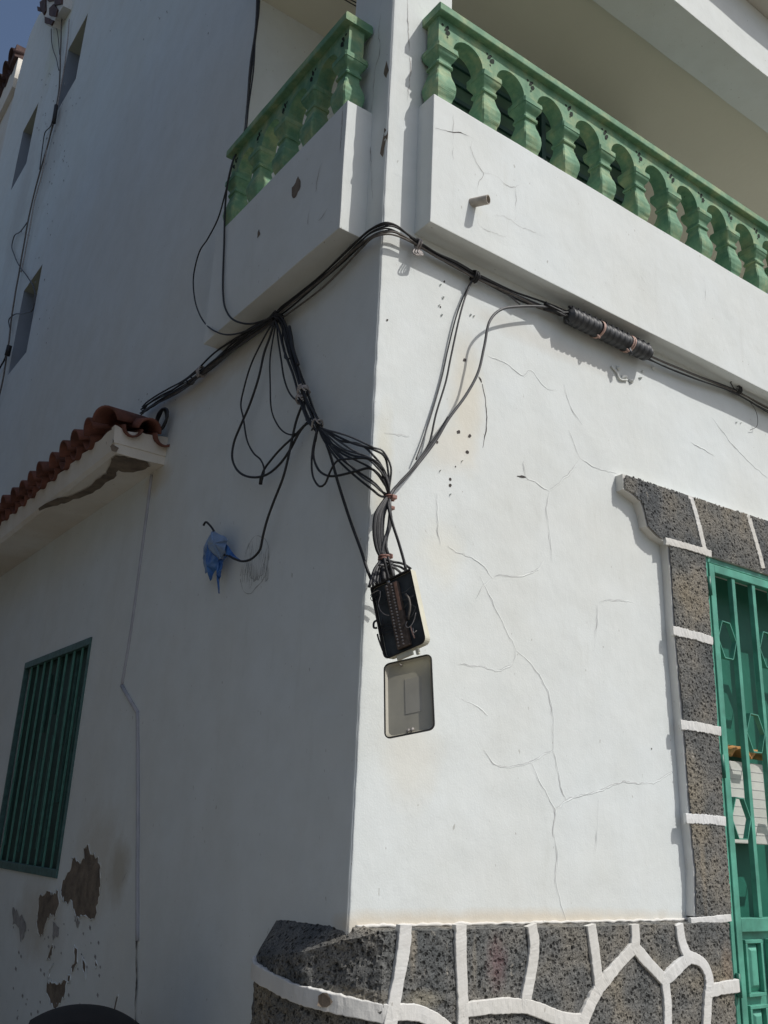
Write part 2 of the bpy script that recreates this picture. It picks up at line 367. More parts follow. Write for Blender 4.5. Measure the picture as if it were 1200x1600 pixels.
for y0, y1, z0, z1 in NICH:      # deep reveals
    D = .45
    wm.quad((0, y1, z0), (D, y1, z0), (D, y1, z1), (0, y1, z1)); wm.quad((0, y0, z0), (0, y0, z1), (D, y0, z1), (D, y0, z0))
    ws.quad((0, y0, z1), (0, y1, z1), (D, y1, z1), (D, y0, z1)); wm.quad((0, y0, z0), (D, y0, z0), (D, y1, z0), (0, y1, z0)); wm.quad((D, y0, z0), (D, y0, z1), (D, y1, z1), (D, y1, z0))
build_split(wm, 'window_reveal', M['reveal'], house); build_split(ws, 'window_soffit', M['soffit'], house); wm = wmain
y0, y1, z0, z1 = WIN; D = .16
wm.quad((0, y1, z0), (D, y1, z0), (D, y1, z1), (0, y1, z1)); wm.quad((0, y0, z0), (0, y0, z1), (D, y0, z1), (D, y0, z0)); wm.quad((0, y0, z1), (0, y1, z1), (D, y1, z1), (D, y0, z1)); wm.quad((0, y0, z0), (D, y0, z0), (D, y1, z0), (0, y1, z0))
y0, y1, z0, z1 = DOOR; D = .3
wm.quad((y0, 0, z0), (y0, D, z0), (y0, D, z1), (y0, 0, z1)); wm.quad((y1, 0, z0), (y1, D, z0), (y1, D, z1), (y1, 0, z1)); wm.quad((y0, 0, z1), (y0, D, z1), (y1, D, z1), (y1, 0, z1)); wm.quad((y0, 0, z0), (y0, D, z0), (y1, D, z0), (y1, 0, z0))
# back wall of the balcony room, body above and behind, end walls
wm.quad((0, LOGY, 4.2), (5.2, LOGY, 4.2), (5.2, LOGY, 6.5), (0, LOGY, 6.5)); wm.quad((0, LOGY, 6.8), (5.2, LOGY, 6.8), (5.2, LOGY, 12.72), (0, LOGY, 12.72))
wm.quad((0, LOGY, 12.72), (5.2, LOGY, 12.72), (5.2, 9.9, 12.3), (0.02, 9.9, 12.3)); wm.quad((5.2, 0, 0), (5.2, 9.9, 0), (5.2, 9.9, 12.3), (5.2, LOGY, 12.72), (5.2, LOGY, 4.2), (5.2, 0, 4.2)); wm.quad((0, 9.9, 0), (0, 9.9, 12.2), (5.2, 9.9, 12.2), (5.2, 9.9, 0))
wm.quad((0.02, 0.02, 4.19), (5.2, 0.02, 4.19), (5.2, LOGY, 4.19), (0.02, LOGY, 4.19))
wm.build('wall', M['plaster'], house, fix=False)

def slabd(c): return Vector((nz(c * 3.1), nz(c * 3.1 + Vector((9, 0, 0))), nz(c * 3.1 + Vector((0, 9, 0))))) * .0032
def slab(name, x0, x1, y0, y1, z0, z1, mat=M['plaster'], bev=.0035, parent=house):
    """box with subdivided, slightly uneven faces"""
    b_ = bmesh.new(); bmesh.ops.create_cube(b_, size=1)
    for v in b_.verts: v.co = Vector(((x0 if v.co.x < 0 else x1), (y0 if v.co.y < 0 else y1), (z0 if v.co.z < 0 else z1)))
    bmesh.ops.bevel(b_, geom=list(b_.edges), offset=bev, segments=2, affect='EDGES', profile=.6)
    for ax, n in ((0, (x0, x1)), (1, (y0, y1)), (2, (z0, z1))):
        for c in frange(n[0], n[1], .07)[1:-1]:
            no = Vector((0, 0, 0)); no[ax] = 1; co = Vector((0, 0, 0)); co[ax] = c
            bmesh.ops.bisect_plane(b_, geom=b_.verts[:] + b_.edges[:] + b_.faces[:], plane_co=co, plane_no=no)
    for v in b_.verts:
        v.co += slabd(v.co)
    me = bpy.data.meshes.new(name); b_.to_mesh(me); b_.free(); me.materials.append(mat)
    o = bpy.data.objects.new(name, me); S.collection.objects.link(o); o.parent = parent; return o
slab('parapet', .160, 5.2, -PP, .06, PB, PT)
slab('parapet', -QL, .06, .124, 1.375, PB - .030, PT - .035)
# ceiling of the balcony with its edge beam and fascia
c = MB(); c.quad((-.1, .185, 6.39), (5.2, .185, 6.39), (5.2, LOGY + .01, 6.39), (-.1, LOGY + .01, 6.39)); c.build('ceiling', M['ceil'], house)
slab('fascia', -PP, 5.2, -PP, .19, 6.326, 6.862, M['plaster'])
slab('fascia', -PP + .002, .192, .195, 1.43, 6.400, 6.862, M['plaster'])
slab('cornice', -.30, 5.2, -.30, LOGY - .01, 6.866, 6.96, M['plaster_old'])
# pipe stub draining the balcony
ps_ = MB(); a = PR(738, 317, PP); dirn = Vector((.035, -.085, -.012))
def halfpipe(mb, a, d, r0, th, n=14):
    d = Vector(d); t = d.normalized(); uu = Vector((0, 0, 1)); uu = (uu - t * uu.dot(t)).normalized(); qq = t.cross(uu)
    for rr in (r0, r0 - th): 
        vs = [p + qq * math.cos(2 * math.pi * k / n) * rr + uu * math.sin(2 * math.pi * k / n) * rr for p in (a - d * .2, a + d) for k in range(n)]
        mb.add(vs, [(k, (k + 1) % n, n + (k + 1) % n, n + k) for k in range(n)], True)
    vs = [a + d + qq * math.cos(2 * math.pi * k / n) * rr + uu * math.sin(2 * math.pi * k / n) * rr for rr in (r0, r0 - th) for k in range(n)]
    mb.add(vs, [(k, (k + 1) % n, n + (k + 1) % n, n + k) for k in range(n)])
halfpipe(ps_, a, dirn * .82, .020, .003); ps_.build('drain_spout', M['spout'], house)

# ------------------------------------------------------------------ balustrades
prof = [(4.600, .040), (4.618, .043), (4.640, .050), (4.665, .055), (4.690, .0565), (4.712, .053), (4.735, .046), (4.758, .040), (4.780, .036), (4.792, .036), (4.793, .042), (4.800, .044), (4.808, .042), (4.809, .038), (4.818, .037), (4.830, .040), (4.845, .049), (4.858, .056), (4.866, .058), (4.8661, .0605), (4.892, .0605), (4.8921, .058), (4.900, .042), (4.912, .042)]
def baluster_mb(cx, cy):
    m = MB(); vs = []; zs = []
    for i in range(len(prof)):
        z, h = prof[i]; zs.append((z, h))
        if i < len(prof) - 1 and prof[i + 1][0] - z > .008:
            a_ = prof[max(0, i - 1)][1]; d_ = prof[min(len(prof) - 1, i + 2)][1]; c_ = prof[i + 1][1]
            if prof[min(len(prof) - 1, i + 2)][0] - prof[i + 1][0] < .002: d_ = c_
            for f_ in (.25, .5, .75): zs.append((z + (prof[i + 1][0] - z) * f_, .5 * (2 * h + (c_ - a_) * f_ + (2 * a_ - 5 * h + 4 * c_ - d_) * f_ * f_ + (3 * h - a_ - 3 * c_ + d_) * f_ ** 3)))
    for z, h in zs:
        rr = h * .12
        for sx, sy in ((-1, -1), (1, -1), (1, 1), (-1, 1)):
            for kx, ky in (((1, 0), (0, 1)) if (sx * sy) > 0 else ((0, 1), (1, 0))):
                vs.append(Vector((cx + sx * (h - rr * (1 - kx) if kx == 0 else h), cy + sy * (h - rr if ky == 0 else h), z)))
    # order the 8 corner points around by angle
    ring = []
    for i in range(len(zs)):
        r_ = vs[i * 8:(i + 1) * 8]; r_.sort(key=lambda p: math.atan2(p.y - cy, p.x - cx)); ring += r_
    fs = [(i * 8 + k, i * 8 + (k + 1) % 8, (i + 1) * 8 + (k + 1) % 8, (i + 1) * 8 + k) for i in range(len(zs) - 1) for k in range(8)]
    fs += [tuple(range(7, -1, -1)), tuple((len(zs) - 1) * 8 + k for k in range(8))]
    m.add(ring, fs); return m
def balustrade(n, per, x0, swap, name_label):
    """n openings; built along X on the line y=-.06, swapped for the other side"""
    e = bpy.data.objects.new('balustrade', None); S.collection.objects.link(e); e.parent = house; e['label'] = name_label
    yc_, t = -.060, .0405
    def fix(m):
        if swap: m.v = [(v[1] - .021, v[0], v[2] - .034) for v in m.v]
        return m
    for i in range(n + 1):
        bm_ = baluster_mb(x0 + i * per + random.uniform(-.003, .003), yc_ + random.uniform(-.0025, .002)); bm_.v = [tuple(Vector(v) + Vector((nz(Vector(v) * 55 + Vector((i, 0, 0))), nz(Vector(v) * 55 + Vector((i, 5, 0))), 0)) * .0028) for v in bm_.v]; fix(bm_).build('baluster', M['green'], e)
    # arched panel
    m = MB(); xs = []
    zt, zs_ = 5.0655, 4.9085
    R_ = (per - .084) / 2; K = 12
    for i in range(n + 1):
        cx = x0 + i * per
        m.box(cx - .042, cx + .042, yc_ - t, yc_ + t, zs_, zt)
        if i < n:
            ax = cx + per / 2
            for k in range(K):
                a0 = math.pi * k / K; a1 = math.pi * (k + 1) / K
                p0 = (ax - R_ * math.cos(a0), zs_ + R_ * math.sin(a0)); p1 = (ax - R_ * math.cos(a1), zs_ + R_ * math.sin(a1))
                for yy in (yc_ - t, yc_ + t): m.quad((p0[0], yy, p0[1]), (p1[0], yy, p1[1]), (p1[0], yy, zt), (p0[0], yy, zt))
                m.quad((p0[0], yc_ - t, p0[1]), (p1[0], yc_ - t, p1[1]), (p1[0], yc_ + t, p1[1]), (p0[0], yc_ + t, p0[1]))
    fix(m).build('arched_panel', M['green'], e)
    # flaked leaf-shaped dents on the spandrels
    m = MB()
    for i in range(n + 1):
        cx = x0 + i * per; yy = yc_ - t - .0012
        for dx, dz, rx, rz, an in ((-.020, .105, .007, .008, 0), (.000, .098, .009, .022, -.5), (.014, .078, .012, .018, -.6), (.004, .056, .005, .005, 0)):
            dx += random.uniform(-.004, .004); dz += random.uniform(-.004, .004)
            q = []
            for k in range(9):
                a_ = 2 * math.pi * k / 9; px_, pz_ = rx * math.cos(a_) * random.uniform(.75, 1.2), rz * math.sin(a_) * random.uniform(.75, 1.2)
                q.append((cx + dx + px_ * math.cos(an) + pz_ * math.sin(an) * -1, yy, zs_ + dz + px_ * math.sin(an) + pz_ * math.cos(an)))
            m.quad(*q)
    build_split(fix(m), 'pierced_leaf', M['leafdark'], e)
    m = MB(); xl, xr = x0 - .060, x0 + n * per + .060
    q = [(-.133, 5.060), (-.133, 5.094), (-.126, 5.101), (.006, 5.101), (.013, 5.094), (.013, 5.060), (.010, 5.056), (-.130, 5.056)]
    for i in range(40):
        a_, b_ = xl + (xr - xl) * i / 40, xl + (xr - xl) * (i + 1) / 40
        ja, jb = .0025 * nz((a_, 0, 4), 7), .0025 * nz((b_, 0, 4), 7)
        for k in range(8):
            p, p2 = q[k], q[(k + 1) % 8]
            m.quad((a_, p[0] + ja, p[1] + ja), (b_, p[0] + jb, p[1] + jb), (b_, p2[0] + jb, p2[1] + jb), (a_, p2[0] + ja, p2[1] + ja))
    m.quad(*[(xl, p[0], p[1]) for p in q]); m.quad(*[(xr, p[0], p[1]) for p in q])
    fix(m).build('handrail', M['green'], e)
    return e
balustrade(18, .2598, .222, False, 'sunlit pale green balustrade over the street front')
balustrade(4, .2598, .202, True, 'shaded dark green balustrade over the side street')
# old green door in the back wall of the balcony
d = bpy.data.objects.new('balcony_door', None); S.collection.objects.link(d); d.parent = house
m = MB(); m.box(1.15, 3.2, LOGY - .03, LOGY - .002, 4.2, 6.34); m.build('leaf', M['lgreen'], d)
m = MB()
for i in range(14): m.box(1.2, 1.68, LOGY - .05, LOGY - .032, 4.6 + i * .12, 4.66 + i * .12)
for i in range(14): m.box(1.74, 2.3, LOGY - .05, LOGY - .032, 4.6 + i * .12, 4.66 + i * .12)
m.box(1.1, 1.16, LOGY - .07, LOGY - .003, 4.2, 6.385); m.box(2.32, 2.4, LOGY - .06, LOGY - .031, 4.2, 6.34); m.build('louvre', M['shutter'], d)
e_ = bpy.data.objects.new('balcony_screen', None); S.collection.objects.link(e_); e_.parent = house
m = MB(); m.box(.75, 2.66, .80, .82, 4.2, 6.25); m.build('board', M['lgreen'], e_)
m = MB()
for i in range(14): m.box(.77, 2.64, .785, .7995, 4.4 + i * .13, 4.43 + i * .13)
for x in (.75, 1.2, 1.7, 2.2, 2.62): m.box(x, x + .035, .765, .7845, 4.2, 6.25)
m.build('batten', M['shutter'], e_)
# twin wires stapled to the balcony ceiling
t_ = empty('ceiling_wire', (.05, .35, 6.3), 'pair of thin dark wires running under the balcony ceiling edge beside the pillar top', 'wire')
for o_ in (0, .025):
    m = MB(); a = on(536, -2 - o_ * 200, 2, 6.318); b_ = on(557, 10 - o_ * 220, 2, 6.318); m.tube([a - (b_ - a) * .5, a, b_], .004, 6); m.build('wire', M['black'], t_)

# ------------------------------------------------------------------ stone plinth
AP = .090; YE = .465; OS0 = .047; xj_ = PR(1143, 1500, .088).x
plan = []     # (s, x, y) going from the far left end round to the door
ctrl = [(0.0, YE), (-.070, YE - .022), (-AP, YE - .06), (-AP - .004, .20), (-AP + .004, .11), (.015, -.040), (.075, -AP + .002), (.2, -AP), (.6, -AP), (1.2, -AP), (xj_, -AP)]
cv_ = [Vector((a, b_, 0)) for a, b_ in ctrl]; pl2 = []
for a_, b_ in zip(cv_[:-1], cv_[1:]):
    k_ = max(1, round((b_ - a_).length / .0065)); pl2 += [a_.lerp(b_, i / k_) for i in range(k_)]
pl2.append(cv_[-1])
zsP = frange(.55, 1.322, .0072); V = []; Fs = []
H = len(zsP) + 4; m = MB(); acc = 0
for i, p in enumerate(pl2):
    q0, q1 = pl2[max(0, i - 1)], pl2[min(len(pl2) - 1, i + 1)]; tt = (q1 - q0).normalized(); n_ = Vector((tt.y, -tt.x, 0)); 
    if i: acc += (p - pl2[i - 1]).length
    top = 1.322 if p.x > .06 else 1.322 - .135 * min(1, max(0, (.06 - p.x) * 2.2 + max(0, p.y) * 1.35)) ** .8
    low = .55
    for j, z0_ in enumerate(zsP):
        z = low + (top - low) * j / (len(zsP) - 1)
        if p.x < .3: k_ = z
        vv = Vector((p.x, p.y, z)); sh = 0
        dd = noise.voronoi(Vector((acc, z, 0)) * 62)[0][0]
        h = -.0065 * max(0, 1 - dd * 2.1) + .003 * nz((acc, z, 2), 40) + .004 * nz((acc, z, 5), 9)
        if p.x < .1: h *= 1.5; h += .007 * nz((acc, z, 9), 14)
        m.v.append(tuple(vv + n_ * h))
    # slope back to the wall
    wx, wy_ = (p.x, 0.02) if p.x > .02 else (0.02, max(.02, p.y))
    for t0 in (.12, .35, .65, 1.0):
        zz = top + (1.338 - top) * t0 + .003 * nz((acc, t0, 3), 30)
        if p.x > .06: zz = top + .004 * t0
        m.v.append((p.x + (wx - p.x) * t0 + .003 * nz((acc, t0, 1), 50), p.y + (wy_ - p.y) * t0, zz + .004 * nz((acc, t0 * 5, 3), 50)))
for i in range(len(pl2) - 1):
    for j in range(H - 1): m.f.append((i * H + j, (i + 1) * H + j, (i + 1) * H + j + 1, i * H + j + 1)); m.sm.append(False)
plinth = m.build('stone_plinth', M['basalt'], house)
m = MB(); m.box(-.07, xj_ - .003, -.07, .03, 0, .56); m.box(-.07, .03, -.03, YE - .02, 0, .56); m.build('plinth_foot', M['basalt'], house)
# raised white pointing
flat_ratio[0] = .55
mo = MB()
def rib3(mb, sp, nrms, wm_, hm=1.0):
    vs = []; prof_ = [(-1, -.012), (-1, .0045), (-.97, .0078), (-.88, .0088), (0, .0092), (.88, .0088), (.97, .0078), (1, .0045), (1, -.012)]
    for i, p in enumerate(sp):
        t = (sp[min(len(sp) - 1, i + 1)] - sp[max(0, i - 1)]).normalized(); fl = nrms[i]; q = t.cross(fl).normalized(); rs = wm_ * (1 + .14 * nz(p * 9) + .09 * nz(p * 70))
        for a_, h in prof_: vs.append(p + q * a_ * rs * (1 + .07 * nz(p * 80 + Vector((a_, 0, 0)))) + fl * (h * hm + (.0014 * nz(p * 70 + Vector((0, 0, a_))) + .002 * nz(p * 14) if h > 0 else 0)))
    k = 9; fs = [(i * k + j, i * k + j + 1, (i + 1) * k + j + 1, (i + 1) * k + j) for i in range(len(sp) - 1) for j in range(k - 1)]
    fs += [tuple(range(k)), tuple((len(sp) - 1) * k + j for j in range(k))]
    mb.add(vs, fs, False)
def rib(mb, pixels, wm_):
    sp = spline([PR(x, y, AP) for x, y in pixels], .007); rib3(mb, sp, [Vector((0, -1, 0))] * len(sp), wm_)
W = .0235
for L in ([(632, 1445), (630, 1475), (621, 1530), (611, 1583)], [(719, 1445), (718, 1480), (721, 1545), (722, 1625)],
          [(611, 1583), (630, 1581), (653, 1583), (675, 1593), (700, 1612)],
          [(722, 1578), (760, 1573), (790, 1571), (820, 1572)], [(829, 1445), (833, 1470), (830, 1510), (820, 1565), (823, 1572)],
          [(820, 1572), (840, 1578), (862, 1587), (890, 1595), (910, 1596)], [(922, 1445), (928, 1490), (934, 1540)], [(904, 1625), (912, 1590), (934, 1543)],
          [(931, 1546), (960, 1512), (990, 1479)], [(990, 1444), (991, 1465), (990, 1482)], [(989, 1478), (1010, 1503), (1037, 1531)],
          [(1037, 1528), (1041, 1560), (1042, 1630)], [(1037, 1531), (1056, 1513), (1075, 1496)], [(1059, 1444), (1064, 1472), (1074, 1499)],
          [(1073, 1494), (1096, 1505), (1106, 1530), (1104, 1565), (1101, 1630)], [(1105, 1549), (1130, 1543), (1153, 1540)],
          [(611, 1583), (604, 1625)]):
    rib(mo, L, W)
# band round the corner, following the plan of the plinth
bp = [Vector((a, b_, z)) for a, b_, z in ((0.0, YE + .006, 1.172), (-.06, YE - .013, 1.168), (-AP - .001, YE - .06, 1.158), (-AP - .004, .26, 1.140), (-AP, .13, 1.128), (-.055, .03, 1.120), (.02, -.045, 1.106), (.09, -AP + .003, 1.094))] + [PR(611, 1583, AP)]
sp = spline(bp, .008); nr_ = []
for i, p in enumerate(sp):
    t = (sp[min(len(sp) - 1, i + 1)] - sp[max(0, i - 1)]).normalized(); n_ = t.cross(Vector((0, 0, 1))).normalized(); nr_.append(n_ if n_.dot(Vector((-1, -1, 0))) > 0 else -n_)
rib3(mo, sp, nr_, .026, 1.1)
sj = spline([PR(1078, 1440, OS0), PR(1110, 1437, OS0), PR(1140, 1434, OS0)], .006); rib3(mo, sj, [Vector((0, -1, 0))] * len(sj), .014, .8)
mo.build('pointing', M['lime'], plinth)
# chipped patch on the band
m = MB(); c0 = Vector((-.052, .022, 1.122)); c0 += Vector((-.71, -.71, 0)) * .0165; m.quad(*[c0 + Vector((.018 * math.cos(k) * random.uniform(.6, 1.1), -.018 * math.cos(k), .022 * math.sin(k) * random.uniform(.6, 1.1))) for k in [i * math.pi / 5 for i in range(10)]]); m.build('chip', M['expo'], plinth)
# thin ragged lip of plaster over the plinth
m = MB(); sp = [Vector((x, -.004, 1.330 + .004 * nz((x, 0, 0), 25))) for x in frange(.03, 1.7, .01)]; m.tube(sp, [.006 + .005 * nz(p * 40) for p in sp], 6); m.build('plaster_lip', M['plaster_old'], house)

# ------------------------------------------------------------------ door surround in basalt with white pointing
OS = .046
front = [(973.6, 740), (975, 764), (984, 770), (1000.5, 783), (1007, 802), (1011, 822), (1026, 838), (1043.5, 849), (1048, 900), (1053.5, 985), (1060, 1060), (1067, 1139), (1073, 1220), (1078, 1290), (1085, 1360), (1086, 1432)]
inner = [(1143, 1432), (1133, 1285), (1118, 1142), (1109, 999), (1101.5, 866), (1400, 966)]
top_ = [(1400, 889)]
fp = [PR(x, y, OS) for x, y in front]; ip = [PR(x, y, OS) for x, y in inner]; tp = [PR(x, y, OS) for x, y in top_]
xj = PR(1101.5, 866, OS).x; zj = PR(1101.5, 866, OS).z
ip2 = [Vector((xj, -OS, 1.34)), Vector((xj, -OS, zj)), Vector((3.7, -OS, zj))]; tp2 = [Vector((3.7, -OS, 3.27))]
fp[0] = Vector((fp[0].x, -OS, fp[0].z)); outline = fp + ip2 + tp2
pol = [(p.x, p.z) for p in outline]
sur = MB(); sur.prism([Vector((p.x, -OS + .004, p.z)) for p in outline], (0, OS + .02, 0)); 
# joints
joints = [((1036, 845), (1110, 866), .016), ((1078, 776), (1101, 866), .016), ((1168, 808), (1191, 888), .016), ((1048, 985), (1116, 1003), .020), ((1060, 1132), (1124, 1143), .020), ((1068, 1279), (1140, 1284), .020)]
jl = []
for a_, b_, w_ in joints: A_, B_ = PR(*a_, OS), PR(*b_, OS); jl.append(((A_.x, A_.z), (B_.x, B_.z), w_))
def segd(p, a_, b_):
    ax, ay = a_; bx, by = b_; dx, dy = bx - ax, by - ay; t = max(0, min(1, ((p[0] - ax) * dx + (p[1] - ay) * dy) / (dx * dx + dy * dy)))
    return math.hypot(p[0] - ax - t * dx, p[1] - ay - t * dy)
surround = sur.build('door_surround', M['lime'], house)
G = .0058; x0_, x1_, z0_, z1_ = 1.33, 3.7, 1.33, 3.3; nx, nz_ = int((x1_ - x0_) / G), int((z1_ - z0_) / G); used = {}; blocks = {}
polL = pol
edges = [(polL[i], polL[(i + 1) % len(polL)]) for i in range(len(fp) + 0)] + [(polL[-1], polL[0])]
for i in range(nx):
    for j in range(nz_):
        cx, cz = x0_ + (i + .5) * G, z0_ + (j + .5) * G
        if cx > xj + .01 and cz < zj - .01: continue
        if not inpoly(cx, cz, polL): continue
        rg = .0055 * nz((cx, cz, 1), 90)
        if any(segd((cx, cz), a_, b_) < .005 + rg for a_, b_ in edges): continue
        if any(segd((cx, cz), a_, b_) < w_ * .95 + rg * 1.3 for a_, b_, w_ in jl): continue
        bk = 0
        for q_, ((ax_, az_), (bx_, bz_), w_) in enumerate(jl):
            if (bx_ - ax_) * (cz - az_) - (bz_ - az_) * (cx - ax_) > 0 and (q_ not in (1, 2) or cz > zj + .0): bk += 1 << q_
        if cz > jl[0][0][1] - .02 and cz > zj: bk &= 6
        else: bk &= 57
        if bk not in blocks: blocks[bk] = MB()
        st = blocks[bk]
        f_ = []
        for a_, b_ in ((0, 0), (1, 0), (1, 1), (0, 1)):
            key = (i + a_, j + b_, bk)
            if key not in used:
                X, Z = x0_ + key[0] * G, z0_ + key[1] * G
                dd = noise.voronoi(Vector((X, Z, 0)) * 70)[0][0]
                h = -.0045 * max(0, 1 - dd * 2.1) + .0022 * nz((X, Z, 2), 45) + .004 * nz((X, Z, 5), 5)
                used[key] = len(st.v); st.v.append((X, -OS - .0045 - h, Z))
            f_.append(used[key])
        st.f.append(tuple(f_)); st.sm.append(False)
for st in blocks.values(): build_split(st, 'stone', M['basalt'], surround, 60)
m = MB()
for (a_, b_, w_) in jl:
    A_, B_ = Vector((a_[0], -OS - .001, a_[1])), Vector((b_[0], -OS - .001, b_[1])); 
    if B_.x > xj + .02 and a_[1] < 2.9: B_ = A_.lerp(B_, (xj - A_.x) / (B_.x - A_.x))
    sp = spline([A_ + (B_ - A_) * .03, A_.lerp(B_, .5) + Vector((.004, 0, .003)), B_], .006)
    q = MB(); rib3(q, [p + Vector((0, -.0005, 0)) for p in sp], [Vector((0, -1, 0))] * len(sp), w_ * 1.0, .75)
    q.v = [tuple(Vector(v) + Vector((.0035 * nz(Vector(v) * 120), -.0012 * nz(Vector(v) * 90), .0045 * nz(Vector(v) * 140 + Vector((3, 0, 0)))))) for v in q.v]; q.build('pointing', M['lime'], surround)
    dv = (B_ - A_).normalized(); m.tube([p + Vector((0, -.0085, 0)) + dv.cross(Vector((0, 1, 0))) * .003 * nz(p * 30) for p in sp], [.0022 * (1 + nz(p * 80)) for p in sp], 6)


# ------------------------------------------------------------------ street door
door = bpy.data.objects.new('door', None); S.collection.objects.link(door); door.parent = house
YD = -.036; X0, Z1 = xj + .003, zj - .003
m = MB(); m.box(X0, X0 + .026, YD, YD + .05, .36, Z1); m.box(X0 + .026, 3.55, YD + .0005, YD + .05, Z1 - .026, Z1); m.build('frame', M['teal'], door, .003)
m = MB(); XL = X0 + .030
def dz(y): return y
m.box(XL, XL + .040, YD - .006, YD + .034, .38, Z1 - .031)                      # stile
m.box(XL + .040, 3.5, YD - .0055, YD + .034, Z1 - .071, Z1 - .031)              # top rail
ZR = 1.335
m.box(XL + .040, 3.5, YD - .0055, YD + .034, ZR - .055, ZR)                     # lock rail
m.build('leaf_frame', M['teal'], door, .003)
bx = []; pitch = .1655
for i in range(9):
    x = XL + .040 + pitch * (i + 1) - .012; bx.append(x)
    m = MB(); m.box(x - .013, x + .013, YD, YD + .026, ZR + .0004, Z1 - .0715); m.build('bar', M['teal'], door, .002)
# thin hexagons welded between the bars
def hexa(cx, cz, rx, rz):
    m = MB(); q = [(cx - rx * .42, cz + rz), (cx + rx * .42, cz + rz * .97), (cx + rx, cz), (cx + rx * .5, cz - rz), (cx - rx * .4, cz - rz), (cx - rx, cz)]
    for i in range(6):
        a_, b_ = q[i], q[(i + 1) % 6]; m.bar((a_[0], YD + .013, a_[1]), (b_[0], YD + .013, b_[1]), .0045, .024, Vector((0, 1, 0)))
    m.build('hexagon', M['teal'], door)
c1 = XL + .04 + (pitch - .025) / 2; rx_ = (pitch - .025) / 2
hexz = {0: [2.42, 1.745, 1.0 + .5], 1: [2.07, 1.2], 2: [2.42, 1.745]}
for i in range(5):
    xx = c1 + i * pitch
    for k_, px_y in enumerate({0: (1003, 1285), 1: (1142,), 2: (1003, 1285), 3: (1142,), 4: (1003, 1285)}[i]):
        base = on(1133 if px_y == 1003 else (1156 if px_y == 1285 else 1177), px_y, 1, -YD).z if False else None
        zz = {1003: PR(1133, 1003, -.0).z, 1285: PR(1156, 1279, 0).z, 1142: PR(1177, 1147, 0).z}[px_y]
        hexa(xx, zz, rx_, .087)
for zz in (2.78, 1.08):
    m = MB(); m.tube([Vector((X0 + .014, YD - .010, zz - .045)), Vector((X0 + .014, YD - .010, zz + .045))], .011, 12); m.build('hinge', M['teal_dark'], door)
m = MB(); zz = PR(1133, 1200, 0).z; m.tube([Vector((X0 + .014, YD - .010, zz - .05)), Vector((X0 + .014, YD - .010, zz + .05))], .011, 12); m.build('hinge', M['teal_dark'], door)
# opening shutter leaf behind the bars
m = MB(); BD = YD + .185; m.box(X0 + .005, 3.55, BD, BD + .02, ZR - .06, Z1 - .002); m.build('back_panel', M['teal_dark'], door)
# raised panels below the lock rail
m = MB(); m.box(XL + .0405, 3.5, YD + .020, YD + .032, .4, ZR - .0555); m.build('lower_sheet', M['teal'], door)
def panel(x0, x1, z0, z1):
    m = MB(); fr = .014
    for a_, b_, c_, d_ in ((x0 - fr, x1 + fr, z1, z1 + fr), (x0 - fr, x1 + fr, z0 - fr, z0), (x0 - fr, x0, z0, z1), (x1, x1 + fr, z0, z1)): m.box(a_, b_, YD - .004, YD + .0195, c_, d_)
    ins = .028; xa, xb, za, zb = x0 + ins, x1 - ins, z0 + ins, z1 - ins
    o_ = [(x0 + .004, z0 + .004), (x1 - .004, z0 + .004), (x1 - .004, z1 - .004), (x0 + .004, z1 - .004)]; i_ = [(xa, za), (xb, za), (xb, zb), (xa, zb)]
    m.add([(a_, YD + .019, b_) for a_, b_ in o_] + [(a_, YD + .001, b_) for a_, b_ in i_], [(0, 1, 5, 4), (1, 2, 6, 5), (2, 3, 7, 6), (3, 0, 4, 7), (4, 5, 6, 7)])
    m.build('raised_panel', M['teal'], door, .002)
for i in range(4):
    xa = XL + .075 + i * pitch * 1.02
    panel(xa, xa + .095, 1.045, 1.235); panel(xa, xa + .095, .80, .985); panel(xa, xa + .095, .52, .74)

# letter box hanging behind the bars
lb = empty('letter_box', tuple(on(1165, 1320, 1, YD + .10)), 'white letter box with an orange curved top hanging behind the green door bars', 'letter box')
A_, B_ = on(1138, 1192, 1, YD + .09), on(1196, 1312, 1, YD + .09); lx0, lx1, lz1, lz0 = A_.x + .0, B_.x + .03, A_.z + .012, on(1160, 1318, 1, YD + .09).z
m = MB(); m.box(lx0, lx1, YD + .09, YD + .175, lz0, lz1); m.build('body', M['white_p'], lb, .004)
m = MB()
for i in range(1, 9): z = lz0 + (lz1 - lz0) * i / 9; m.box(lx0 + .004, lx1 - .004, YD + .0885, YD + .0898, z - .0012, z + .0012)
m.build('slat_line', M['crack'], lb)
m = MB(); n = 10; vs = []; 
for i in range(n + 1):
    f_ = i / n; a_ = math.pi * f_; 
    xx = lx0 - .02 + (lx1 - lx0 + .04) * f_; zz = lz1 + .012 + .042 * abs(math.sin(2 * a_)) ** .6 * (1 if f_ < .5 else .9)
    for yy, dz_ in ((YD + .055, 0), (YD + .175, .02)): vs += [(xx, yy, zz + dz_), (xx, yy, zz + dz_ + .012)]
fs = []
for i in range(n):
    a_ = i * 4; b_ = a_ + 4; fs += [(a_, b_, b_ + 1, a_ + 1), (a_ + 2, a_ + 3, b_ + 3, b_ + 2), (a_ + 1, b_ + 1, b_ + 3, a_ + 3), (a_, a_ + 2, b_ + 2, b_)]
fs += [(0, 1, 3, 2), (n * 4, n * 4 + 2, n * 4 + 3, n * 4 + 1)]
m.add(vs, fs); m.build('curved_top', M['orange'], lb, .002)

